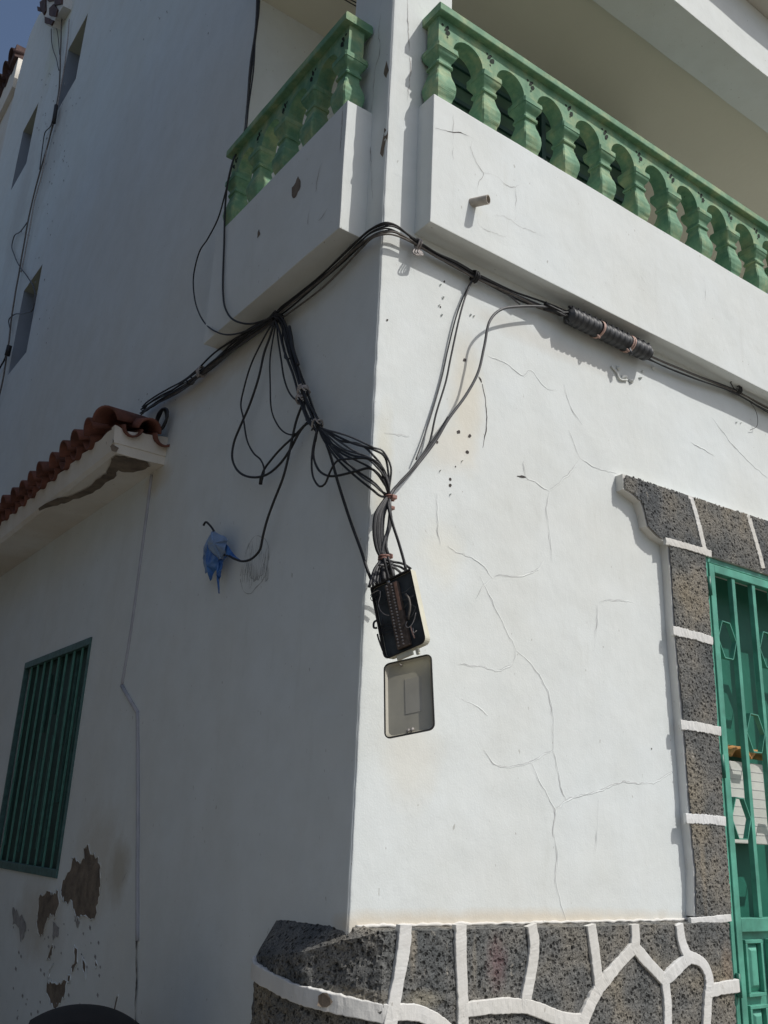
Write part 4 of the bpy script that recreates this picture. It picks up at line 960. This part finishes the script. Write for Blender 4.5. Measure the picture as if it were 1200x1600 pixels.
# 5 fan from lower tie round to the corner knot
K3 = PR(608, 777, .055)
fan = [[(508, 671), (545, 682), (583, 699, .08), ('r', 600, 707, .075), (611, 730)], [(508, 672), (550, 692), (584, 703, .075), ('r', 602, 716, .07), (607, 742)], [(505, 675), (530, 705), (560, 721), (583, 734, .07), ('r', 598, 752, .07)],
       [(503, 680), (535, 715), (563, 743), (583, 756, .07), ('r', 597, 768, .06)], [(506, 681), (520, 694), (547, 710), (581, 719, .08), ('r', 595, 735, .075), (603, 757)], [(504, 678), (528, 712), (558, 736), (583, 753, .06), ('r', 598, 769, .055)],
       [(508, 674), (545, 700), (572, 715), (588, 729, .08), ('r', 601, 748, .07)], [(505, 685), (528, 718), (556, 745), (580, 764, .06), ('r', 597, 776, .055)], [(509, 673), (530, 688), (562, 694), (584, 712, .08), ('r', 599, 733, .07), (606, 755)], [(507, 676), (538, 702), (570, 712), (589, 722, .07), ('r', 602, 738, .07), (607, 758)]]
e5 = empty('cable_bundle', tuple(PL(500, 668, .07)), 'fan of loose cables curving from the wire tie round the corner to brown clamps', 'cable bundle', 'cable bundles tied along the house walls')
for k, q in enumerate(fan):
    q = [tuple(q[0]) + (.07,)] + q[1:]; m = MB(); strand(m, [PL(497, 666, .07)] + pts([('l',) + q[0]] + q[1:]) + [K3 + Vector((random.uniform(-.008, .008), random.uniform(-.008, .008), 0)), K3 + Vector((random.uniform(-.008, .008), 0, -.03))], [.0042, .005, .0046][k % 3], .002, 20 + k); m.build('cable', M['black' if k % 3 else 'grey_cable'], e5)
# 6 knot -> junction box
e6 = empty('cable_bundle', tuple(K3), 'thick cables strapped with brown clamps, dropping into the top of the junction box', 'cable bundle', 'cable bundles tied along the house walls')
boxtop = lambda x, y: on(x, y, 1, -.11)
for k in range(7):
    o_ = (k - 3) * 2.2; m = MB()
    strand(m, [K3 + Vector((0, 0, .01)), PR(601 + o_ * .7, 787, .07), PR(593 + o_, 805, .075), PR(591 + o_, 835, .075), PR(594 + o_ * .8, 858, .075), PR(598 + o_ * .5, 873, .08), PR(596 + o_ * 1.6, 890, .09), boxtop(594 + o_ * 2.6, 911 - o_ * .9)], [.006, .0052, .0065][k % 3], .002, 40 + k); m.build('cable', M['grey_cable' if k % 2 else 'black'], e6)
for k, q in enumerate(([(609, 785), (609, 805), (606, 828), (599, 850), (596, 868)], [(608, 790), (611, 815), (604, 840), (603, 855), (608, 870)])):
    m = MB(); strand(m, [K3] + [PR(x, y, .08) for x, y in q], .0065, .001, 60 + k); m.build('cable', M['grey_cable'], e6)
for k, q in enumerate(([(600, 873), (615, 878), (630, 881), (642, 889)], [(600, 877), (612, 882), (626, 886), (636, 893)], [(592, 883), (606, 884), (618, 888), (628, 897)], [(606, 870), (610, 885), (613, 898), (616, 904)], [(600, 872), (603, 888), (606, 898), (607, 906)])):
    m = MB(); strand(m, [on(x, y, 1, -.10 - .01 * k) for x, y in q], [.0052, .0048][k % 2], .001, 70 + k); m.build('cable', M['black' if k != 2 else 'grey_cable'], e6)
m = MB(); m.tube(spline([PR(612, 902, .12), PR(611, 892, .11), PR(609, 880, .09)], .01), .013, 10); m.tube(spline([PR(600, 908, .12), PR(599, 896, .11), PR(599, 884, .09)], .01), .009, 10); m.build('sleeve', M['black'], e6)
m = MB()
for x, y, s_ in ((615, 777, 1), (612, 794, .85), (608, 869, 1.1), (597, 870, .9)):
    c0 = PR(x, y, .075); m.box(c0.x - .012 * s_, c0.x + .010 * s_, c0.y - .010, c0.y + .012, c0.z - .008 * s_, c0.z + .008 * s_)
m.build('clamp', M['clamp'], e6, .003)
tie(e6, K3 + Vector((0, 0, -.003)), .018, .004, 'clamp', 2, (0, 0, 1)); tie(e6, PR(600, 872, .08), .018, .004, 'clamp', 2, (0, 0, 1))
# loose cables, each on its own
o = .05
cable('thin loose cable ending in a taped tip, nearest the tiles', [('l', 432, 498, .045), (423, 510, o), (410, 533), (392, 570), (380, 610), (376, 632), (380, 653), (386, 688), (396, 708), (408, 720), (413, 735), (409, 752)], .0045)
cable('big hanging loop of cable reaching farthest left of the knotted drop', [('l', 430, 498, .045), (421, 528, o), (413, 550), (404, 590), (390, 632), (377, 662), (366, 690), (363, 712), (368, 730), (380, 742), (402, 746), (422, 739), (440, 722), (455, 699), (466, 677), (477, 663), (495, 660, .06)], .006)
cable('cable climbing from the taped tip back to the lower wire tie', [('l', 407, 753, .04), (411, 737, .05), (428, 714), (443, 698), (456, 686), (473, 668), (488, 652, .06)], .0055)
m = MB(); m.tube([PL(407, 757, .04), PL(408, 748, .045), PL(411, 741, .05)], .008, 8); tag(m.build('tape_wrap', M['black']), 'short taped cable end at the bottom of the hanging loop', 'tape')
cable('long thin cable sagging left of the drop, second strand from it', [('l', 432, 500, .045), (426, 530, .05), (421.5, 560), (422, 600), (424, 640), (431, 660), (442, 674), (457, 679), (470, 673)], .004)
cable('thin cable bowing between the balcony knot and the upper wire tie', [('l', 432, 500, .045), (434, 525, .05), (439, 560), (444, 592), (452, 613), (462, 624), (472, 627)], .0045)
cable('little hook of wire sticking out of the upper drop', [('l', 441, 512, .045), (442, 535, .05), (445, 548), (445, 559), (450, 561), (454, 559)], .004, jit=.001)
cable('long black cable hanging down and swinging left into the blue plastic', [('l', 474, 628, .06), (463, 658, .06), (454.6, 696), (449, 722), (442, 748), (428, 784, .055), (418, 812), (411, 839), (407, 858, .05), (395, 872), (380, 877), (366, 873), (357, 868), (348, 866, .045), (340, 850), (335, 832), (327, 820, .05), (321, 816), (318, 821)], .0058, jit=.002)
cable('short vertical cable joining the two wire ties', [('l', 475, 628, .06), (477, 642, .065), (479, 657)], .0045)
cable('straight black cable slanting down to the left edge of the junction box', [('l', 502, 672, .07), (516, 711, .05), (527, 750, .035), (538, 785, .03), (549, 818, .028), (565, 862, .03), (575, 893, .03), PR(583, 912, .06)], .0062, jit=.001)
cable('wide cable loop swinging below the lower tie and back to the corner clamps', [('l', 496, 672, .075), (492, 690, .08), (489.6, 711), (497, 733), (511, 743), (528, 743), (557, 736, .075), (578, 732), ('r', 594, 744, .075), (603, 760), K3], .0052, jit=.001)
cable('narrow hanging cable loop dipping lowest beneath the lower wire tie', [('l', 495, 672, .085), (489, 700, .085), (487, 728), (490, 747), (500, 760), (508, 756), (516, 737), (526, 721), (545, 717), (578, 718, .08), ('r', 596, 733, .08), (606, 757), K3], .0046, jit=.001)
cable('small curled cable tip beside the lower wire tie', [('l', 493, 690, .08), (495, 678), (493, 670), (488, 670), (487, 673)], .004, jit=0)
cable('straight cable slanting from the clamps to the right top of the junction box', [K3, PR(607, 792, .09), PR(613, 817, .10), PR(623, 848, .11), PR(632, 880, .12), PR(634, 890, .125)], .0058, jit=.0005)
# on the sunny wall
cable('thin cable tied to the run under the front balcony, dropping to the thick one', [('r', 742, 432, .03), (735, 444, .022), (722, 480, .03), (704, 560, .03), (697, 595), (681, 648, .028), (672, 688), (664, 707, .03)], .0045, 'black', .001)
cable('second thin cable close beside the tied one on the sunny wall', [('r', 741, 433, .03), (732, 447, .018), (716, 485, .012), (700, 545, .010), (690, 590, .010), (676, 640, .012), (660, 690, .014), (650, 718, .02)], .0035, 'grey_cable', .001)
cable('thick cable arching out of the splice closure and down the sunny wall to the clamps', [('r', 885, 488, .035), (853, 480, .045), (810, 479, .055), (782, 484, .065), (765, 502, .07), (757, 540, .07), (747, 582, .07), (729, 616, .065), (700, 656, .055), (681, 688, .045), (655, 722, .04), (632, 748, .045), (615, 765, .05), K3], .0066, 'grey_cable', .001)
cable('cable lying alongside the lower half of the thick arching one', [('r', 700, 652, .05), (685, 676, .04), (664, 706, .035), (645, 732, .045), (622, 757, .05), K3], .0055, 'black', .002)
# upstairs cables
cable('long cable coming down behind the side balcony rail and curving under it', [PL(398, 60, .02), PL(390, 120, .02), PL(383, 200, .03), PL(372, 235, .09), PL(363, 255, .17), PL(356, 285, .17), PL(352, 320, .15), PL(350, 383, .14), PL(348.5, 457, .14), PL(353, 484, .15), PL(367, 501, .15), PL(393, 506, .12), PL(412, 501, .07), PL(428, 495, .045)], .0055, 'black', .001)
cable('cable ballooning out to the left beside the balcony end and back under it', [PL(364, 253, .17), PL(353, 298, .15), PL(341, 340, .12), PL(325, 372, .10), PL(311, 395, .08), PL(303, 428, .07), PL(304, 465, .08), PL(316, 499, .11), PL(337, 518, .14), PL(360, 523, .14), PL(385, 517, .12), PL(402, 509, .08), PL(418, 501, .05)], .0045, 'black', .001)
e7 = empty('cable_bundle', tuple(PL(400, 40, .02)), 'three thin cables falling straight down the shaded wall behind the balcony end', 'cable bundle', 'cable bundles tied along the house walls')
for k, q in enumerate(([(406, -20), (404, 20), (401, 43), (394, 100), (388, 150), (383, 203)], [(404, -20), (402, 30), (399, 60), (396, 110), (388, 170), (385, 203)], [(402, -20), (399, 45), (391, 100), (387, 150), (384, 203)])):
    m = MB(); strand(m, [PL(x, y, .02 + .006 * k) for x, y in q], .0065 if k == 0 else .005, .001, 90 + k); m.build('cable', M['black' if k != 2 else 'grey_cable'], e7)
# far cables on the tower part of the wall
e8 = empty('cable_bundle', tuple(PL(93, 100, .03)), 'old cables running the whole height of the far shaded wall past the slit windows', 'cable bundle', 'cable bundles tied along the house walls')
for k, (q, r_, mt) in enumerate((([(99, -20), (95, 67), (93, 127), (88, 167), (80, 205), (63, 267), (50, 317), (40, 367), (30, 425), (20, 483), (12, 545), (3, 600), (-12, 660)], .010, 'brown_cable'), ([(108, 30), (104, 80), (96, 130), (88, 175), (76, 220), (66, 270), (53, 320), (44, 370), (33, 425)], .008, 'tie'), ([(80, 45), (81, 70), (88, 92), (92, 110)], .006, 'grey_cable'), ([(87, 38), (91, 60), (93, 85)], .006, 'grey_cable'),
                                 ([(85, 170), (80, 195), (70, 207), (67, 225), (62, 265)], .007, 'grey_cable'), ([(43, 347), (32, 362), (21, 370), (18, 382), (22, 398), (30, 415), (44, 433), (53, 450), (55, 465), (52, 482), (40, 489), (22, 492), (14, 500), (16, 515)], .007, 'grey_cable'), ([(14, 540), (8, 560), (0, 575), (-8, 590)], .01, 'black'))):
    m = MB(); strand(m, [PL(x, y, .03 if k else .035) for x, y in q], r_, .006, 100 + k, step=.05); m.build('cable', M[mt], e8)
for q_, r_ in (([PL(88, 165, .05), PL(84, 192, .05)], .022), ([PL(15, 540, .05), PL(11, 556, .05)], .026)): m = MB(); m.tube(q_, r_, 8); m.build('connector', M['black'], e8)
# coil of spare cable on the tiles
m = MB()
for k in range(4):
    c0 = PL(252, 657, .035 + .008 * k); q = []
    for i in range(29): an = 2 * math.pi * i / 28; q.append(c0 + Vector((.006 * math.sin(an * 2 + k), math.cos(an) * (.066 + .004 * k), math.sin(an) * (.062 + .003 * k))))
    m.tube(q[:-1], .0058, 8, closed=True)
tag(m.build('cable_coil', M['black']), 'coil of black cable resting on the porch tiles against the wall', 'cable')

# ------------------------------------------------------------------ splice closure
sc_e = empty('splice_closure', tuple(PR(950, 522, .05)), 'ribbed black splice closure tube strapped under the front balcony', 'splice closure')
a_, b_ = PR(886, 492, .056), PR(1013, 553, .056); ax = (b_ - a_); L_ = ax.length; t = ax.normalized(); m = MB(); P, Rr = [], []
NN = 200
for i in range(NN + 1):
    f_ = i / NN; P.append(a_ + ax * f_); base = .036
    rib_ = .0045 if (f_ * 16) % 1 < .5 else 0
    if f_ < .03: base *= .5 + f_ / .03 * .5
    if f_ > .97: base *= .75 + (1 - f_) / .03 * .25; 
    Rr.append(base + rib_)
m.tube(P, Rr, 20); m.build('body', M['closure'], sc_e)
m = MB(); uu = Vector((0, -.35, 1)).normalized()
m.bar(a_ + uu * .040, b_ + uu * .040, .016, .008, uu); 
for i in range(15):
    c0 = a_ + ax * (i + .5) / 15; m.bar(c0 + uu * .043 - t * .005, c0 + uu * .043 + t * .005, .022, .012, uu)
m.build('closing_rail', M['closure'], sc_e, .001)
m = MB(); c0 = a_.lerp(b_, .70) + Vector((0, -.02, -.040)); m.tube([c0, c0 + Vector((.01, -.004, -.03))], .010, 8); m.tube([a_ + t * .005 + Vector((0, 0, -.034)), a_ - t * .012 + Vector((0, 0, -.034))], .005, 8); build_split(m, 'spigot', M['closure'], sc_e)
for f_, tw in ((.36, 1), (.72, 2)):
    for k in range(tw):
        m = MB(); c0 = a_ + ax * (f_ + .022 * k); n_ = t.orthogonal().normalized(); b2 = t.cross(n_); vs = []
        K = 24; wd = .007 if tw == 1 else .0042
        for i in range(K):
            an = 2 * math.pi * i / K; rd = n_ * math.cos(an) + b2 * math.sin(an); sl = t * .006 * math.sin(an)
            vs += [c0 + sl + rd * .0418 - t * wd, c0 + sl + rd * .0440 - t * wd, c0 + sl + rd * .0440 + t * wd, c0 + sl + rd * .0418 + t * wd]
        m.add(vs, [(4 * i + j, 4 * i + (j + 1) % 4, 4 * ((i + 1) % K) + (j + 1) % 4, 4 * ((i + 1) % K) + j) for i in range(K) for j in range(4)], True)
        q = c0 + Vector((-.012, -.014, -.043)); m.tube(spline([q, q + Vector((-.012, -.006, -.004)), q + Vector((-.004, -.01, -.014)), q + Vector((.006, 0, -.008))], .004), .004, 6)
        m.build('strap', M['strap'], sc_e)
m = MB()
for k in range(9):
    q = [a_ - t * .13 + Vector((0, random.uniform(-.005, .03), random.uniform(-.015, .02))), a_ - t * .05 + Vector((0, random.uniform(-.012, .012), random.uniform(-.02, .02))), a_ + t * .01 + Vector((0, random.uniform(-.01, .01), random.uniform(-.015, .015)))]; m.tube(spline(q, .01), .005, 6)
m.build('cable_tail', M['black'], sc_e)

# ------------------------------------------------------------------ junction box, open, hanging on the corner
BX = Matrix(((.2682, .9581, -.1007, .0449), (-.9276, .2850, .2415, -.14), (.2601, .0287, .9652, 2.3118), (0, 0, 0, 1)))   # local: x right, y back, z up; front at y=0
jb = empty('junction_box', tuple(BX.translation), 'open beige telephone junction box hanging on the corner with its lid folded down', 'junction box')
def rrect(w_, h_, r_, n=5, tr=None):
    out = []
    for cx, cz, a0, rr in ((w_ / 2, h_ / 2, 0, tr if tr is not None else r_), (-w_ / 2, h_ / 2, 90, tr if tr is not None else r_), (-w_ / 2, -h_ / 2, 180, r_), (w_ / 2, -h_ / 2, 270, r_)):
        sx, sz = (1 if cx > 0 else -1), (1 if cz > 0 else -1)
        for k in range(n + 1): an = math.radians(a0 + 90 * k / n); out.append((cx - sx * rr + rr * math.cos(an), cz - sz * rr + rr * math.sin(an)))
    return out
def shell(mb, M4, w_, h_, d, th, r_, flare=.0, tr=None):
    o0 = rrect(w_, h_, r_, tr=tr); o1 = rrect(w_ + flare, h_ + flare, r_, tr=tr); i0 = rrect(w_ - 2 * th, h_ - 2 * th, max(.003, r_ - th), tr=tr and max(.003, tr - th)); n = len(o0)
    vs = [M4 @ Vector((x, 0, z)) for x, z in o0] + [M4 @ Vector((x, d, z)) for x, z in o1] + [M4 @ Vector((x, 0, z)) for x, z in i0] + [M4 @ Vector((x, d - .004, z)) for x, z in i0]
    fs = [(k, (k + 1) % n, n + (k + 1) % n, n + k) for k in range(n)] + [(k, 2 * n + k, 2 * n + (k + 1) % n, (k + 1) % n) for k in range(n)] + [(2 * n + k, 3 * n + k, 3 * n + (k + 1) % n, 2 * n + (k + 1) % n) for k in range(n)]
    fs += [tuple(range(n, 2 * n)), tuple(range(3 * n, 4 * n))]
    mb.add(vs, fs)
KB = .984
def nearer(M4, k): M5 = M4.copy(); M5.translation = Vector(CAM) + (M4.translation - Vector(CAM)) * k; return M5
BX = nearer(BX, KB); jb.location = BX.translation
BW, BH, BD_ = .178 * KB, .268 * KB, .030
m = MB(); shell(m, BX, BW, BH, BD_, .004, .022, -.002, tr=.006); m.build('body', M['beige'], jb, .0015)
m = MB()
q = rrect(BW - .011, BH - .011, .018, tr=.004); m.add([BX @ Vector((x, .012, z)) for x, z in q], [tuple(range(len(q)))]); m.build('back_plate', M['boxin'], jb)
m = MB(); q0 = rrect(BW + .001, BH + .001, .0225, tr=.007); q1 = rrect(BW - .009, BH - .009, .018, tr=.005); n = len(q0)
m.add([BX @ Vector((x, -.0015, z)) for x, z in q0] + [BX @ Vector((x, -.0015, z)) for x, z in q1] + [BX @ Vector((x, .010, z)) for x, z in q1], [(k, (k + 1) % n, n + (k + 1) % n, n + k) for k in range(n)] + [(n + k, n + (k + 1) % n, 2 * n + (k + 1) % n, 2 * n + k) for k in range(n)]); m.build('rim', M['gasket'], jb)
m = MB(); m.box(-.026, .026, -.006, .011, -.118, .112, BX); m.build('terminal_strip', M['rust'], jb, .003)
m = MB(); m.box(.014, .026, -.0085, -.0062, .005, .108, BX); m.build('copper_edge', M['copper'], jb, .001)
m = MB()
for rr in range(20):
    for cc in (-.015, .005):
        c0 = BX @ Vector((cc, -.0062, -.108 + rr * .0112)); m.tube([c0, c0 + BX.to_3x3() @ Vector((0, -.004, 0))], .0032, 8)
m.build('screw_row', M['tie'], jb)
m = MB(); c0 = BX @ Vector((-.012, .006, .122)); m.tube([c0, c0 + BX.to_3x3() @ Vector((0, -.006, 0))], .0075, 12); m.build('screw', M['metal'], jb)
def bxw(P, r_, mat, nm='wire'):
    m = MB(); m.tube(spline([BX @ Vector(p) for p in P], .004), r_, 6); return m.build(nm, M[mat], jb)
bxw([(-.085, -.004, .105), (-.065, -.008, .106), (-.05, -.004, .105), (-.048, -.008, .085), (-.060, -.010, .06), (-.058, -.010, .035), (-.045, -.008, .015), (-.03, -.006, .005)], .0013, 'tie')
bxw([(.050, -.004, .052), (.062, -.010, .03), (.062, -.012, .0), (.048, -.010, -.028), (.043, -.006, -.038)], .0042, 'brown_cable', 'cable_tail')
bxw([(.034, -.004, -.040), (.028, -.008, -.052), (.036, -.01, -.064), (.052, -.01, -.060), (.064, -.006, -.045), (.074, -.004, -.025)], .0016, 'tie')
bxw([(.045, -.006, -.06), (.048, -.010, -.08), (.050, -.006, -.105)], .0022, 'strap')
bxw([(.052, -.006, -.07), (.056, -.012, -.09), (.066, -.01, -.085)], .0012, 'tie')
for k in range(9):
    x = -.08 + random.uniform(0, .035); z = .118 - random.uniform(0, .02); bxw([(x, .0, z), (x + random.uniform(-.02, .02), -.006, z - .012), (x + random.uniform(-.02, .03), -.004, z - random.uniform(.015, .035))], .0013, 'black')
for k in range(7):
    z = random.uniform(-.07, .07); bxw([(-.028, -.002, z), (-.05, -.010, z + random.uniform(-.02, .02)), (-.074, -.004, z + random.uniform(-.01, .03)), (-.060, -.002, z + random.uniform(.02, .05))], .0016, 'black')
for k in range(5):
    z = random.uniform(-.03, .09); bxw([(.03, -.002, z), (.055, -.008, z + random.uniform(-.02, .02)), (.078, -.002, z + random.uniform(-.02, .02))], .0016, 'grey_cable')
bxw([(-.089, .004, .012), (-.097, -.004, .006), (-.101, -.004, -.012), (-.093, .003, -.014)], .004, 'black', 'latch')
bxw([(-.098, .004, -.035), (-.094, .0, -.055), (-.089, .004, -.098)], .003, 'gasket', 'latch')
m = MB(); m.box(-.040, .024, .002, .012, -.150, -.131, BX); m.box(.036, .048, .004, .014, -.156, -.131, BX); m.build('hinge', M['beige'], jb, .002)
LX = Matrix(((.4024, .8999, .1680, .104), (-.8886, .3399, .3080, -.1375), (.2201, -.2732, .9365, 2.0458), (0, 0, 0, 1)))
lid = bpy.data.objects.new('lid', None); S.collection.objects.link(lid); lid.parent = jb; lid.matrix_parent_inverse = Matrix.Translation(jb.location).inverted()
def lbuild(m, nm, mat, bv=0):
    o_ = m.build(nm, mat, None, bv); o_.parent = lid; return o_
LX = nearer(LX, .976); tr_ = LX.translation.copy(); LX = Matrix.Rotation(math.radians(7), 4, 'Z') @ LX @ Matrix.Rotation(math.radians(2.5), 4, 'Y'); LX.translation = tr_
LW, LH = .172, .268; m = MB(); shell(m, LX, LW, LH, .013, .003, .020, -.03, tr=.020)
lbuild(m, 'shell', M['lidin'], .001)
m = MB(); q0 = rrect(LW + .001, LH + .001, .0205); q1 = rrect(LW - .007, LH - .007, .017); n = len(q0)
m.add([LX @ Vector((x, -.0012, z)) for x, z in q0] + [LX @ Vector((x, -.0012, z)) for x, z in q1] + [LX @ Vector((x, .006, z)) for x, z in q1] + [LX @ Vector((x, .004, z)) for x, z in q0], [(k, (k + 1) % n, n + (k + 1) % n, n + k) for k in range(n)] + [(n + k, n + (k + 1) % n, 2 * n + (k + 1) % n, 2 * n + k) for k in range(n)] + [(k, (k + 1) % n, 3 * n + (k + 1) % n, 3 * n + k) for k in range(n)])
lbuild(m, 'gasket', M['gasket'])
m = MB(); m.box(-.015, .045, .0080, .0088, -.06, .065, LX); lbuild(m, 'faded_label', M['lidlabel'], .0005)
m = MB(); 
for x in (-.008, .006): m.tube([LX @ Vector((x, .0, -.125)), LX @ Vector((x + .006, .004, -.115))], .004, 8)
m.tube([LX @ Vector((-.03, .002, .122)), LX @ Vector((-.022, .004, .117))], .003, 8); lbuild(m, 'catch', M['tie'])

# ------------------------------------------------------------------ blue plastic rag on the cable end
bl = empty('plastic_rag', tuple(PL(340, 865, .04)), 'torn blue plastic tied round the end of a hanging cable', 'plastic')
def ragsheet(name, poly, off, mat, depth=.02, seed=1):
    poly = jag(poly, .8, 3, seed, False); P = [PL(x, y, off + depth * nz((x * .09, y * .09, seed))) for x, y in poly]
    c = sum(P, Vector()) / len(P) + Vector((-.018, 0, 0)); m = MB(); n = len(P); mid = [p.lerp(c, .5) + Vector((-.010 * nz(p * 50 + Vector((seed, 0, 0))), .004 * nz(p * 60), 0)) for p in P]
    m.add(P + mid + [c], [(k, (k + 1) % n, n + (k + 1) % n, n + k) for k in range(n)] + [(n + k, n + (k + 1) % n, 2 * n) for k in range(n)], False)
    m.sm = [True] * len(m.f); o_ = m.build(name, M[mat], bl); sb = o_.modifiers.new('sub', 'SUBSURF'); sb.levels = 1; sb.render_levels = 2; so = o_.modifiers.new('solid', 'SOLIDIFY'); so.thickness = .0012; return o_
ragsheet('wrap', [(333, 829), (343, 835), (353, 839), (356, 846), (352, 853), (351, 862), (346, 872), (343, 874), (333, 865), (325, 856), (324, 847), (328, 840), (329, 832)], .055, 'blue_pale', seed=2)
ragsheet('fold', [(324, 848), (333, 865), (342, 875), (342, 890), (335, 893), (331, 905), (328, 908), (327, 900), (331, 893), (325, 892), (321, 897), (320, 888), (317, 876), (322, 862)], .045, 'blue', seed=5)
ragsheet('strip', [(341, 874), (348, 873), (347, 888), (345, 902), (343, 905), (343, 927), (341, 928), (341, 905), (342, 890)], .05, 'blue', seed=8)
ragsheet('tail', [(350, 845), (356, 852), (364, 864), (378, 876), (376, 878), (362, 868), (352, 872), (348, 880), (349, 870), (354, 864)], .04, 'blue', seed=12, depth=.01)
ragsheet('fold', [(330, 834), (326, 838), (323, 850), (318, 865), (317, 875), (322, 880), (324, 862)], .035, 'blue_pale', seed=15)

# ------------------------------------------------------------------ black container under the window
def proj(p):
    c = RM @ (np.array(p) - CAM); return c[0] / c[2] * F + 600, c[1] / c[2] * F + 800
cb = on(135, 1600, 0, -.42); ry = ray(135, 1600); ztop = PL(128, 1572, .42).z
bn = empty('waste_container', (cb.x, cb.y, 0), 'black container with a domed lid standing against the shaded wall below the window', 'container')
tdir = Vector((ry[0], ry[1], 0)).normalized(); sd2 = Vector((tdir.y, -tdir.x, 0))
n = 22; hw, dp = .205, .24; m = MB(); vs = []
for j in range(7):
    v_ = -1 + 2 * j / 6
    for i in range(n + 1):
        u_ = -1 + 2 * i / n; h_ = .085 * (1 - abs(u_) ** 2.2) * (1 - .25 * v_ * v_) - .010 * u_
        p = Vector((cb.x, cb.y, 0)) + sd2 * u_ * hw + tdir * v_ * dp; vs.append((p.x, p.y, ztop - .085 + h_))
W_ = n + 1; fs = [(j * W_ + i, j * W_ + i + 1, (j + 1) * W_ + i + 1, (j + 1) * W_ + i) for j in range(6) for i in range(n)]
m.add(vs, fs, True); o_ = m.build('lid', M['bin'], bn); so = o_.modifiers.new('solid', 'SOLIDIFY'); so.thickness = .012
m = MB(); q = []
R4 = Matrix.Translation((cb.x, cb.y, 0)) @ Matrix(((sd2.x, tdir.x, 0, 0), (sd2.y, tdir.y, 0, 0), (0, 0, 1, 0), (0, 0, 0, 1)))
vs = [R4 @ Vector((a_ * k, b_ * k, z)) for z, k in ((.132, .8), (ztop - .105, .96)) for a_, b_ in ((-hw, -dp), (hw, -dp), (hw, dp), (-hw, dp))]
m.add(vs, [(0, 1, 5, 4), (1, 2, 6, 5), (2, 3, 7, 6), (3, 0, 4, 7), (4, 5, 6, 7), (0, 3, 2, 1)]); m.build('body', M['bin'], bn, .01)
m = MB(); m.tube([R4 @ Vector((-hw * .8, -dp - .02, ztop - .09)), R4 @ Vector((-hw * .8, -dp - .05, ztop - .075)), R4 @ Vector((-hw * .5, -dp - .05, ztop - .075)), R4 @ Vector((-hw * .5, -dp - .02, ztop - .09))], .008, 8); m.build('handle', M['bin'], bn)
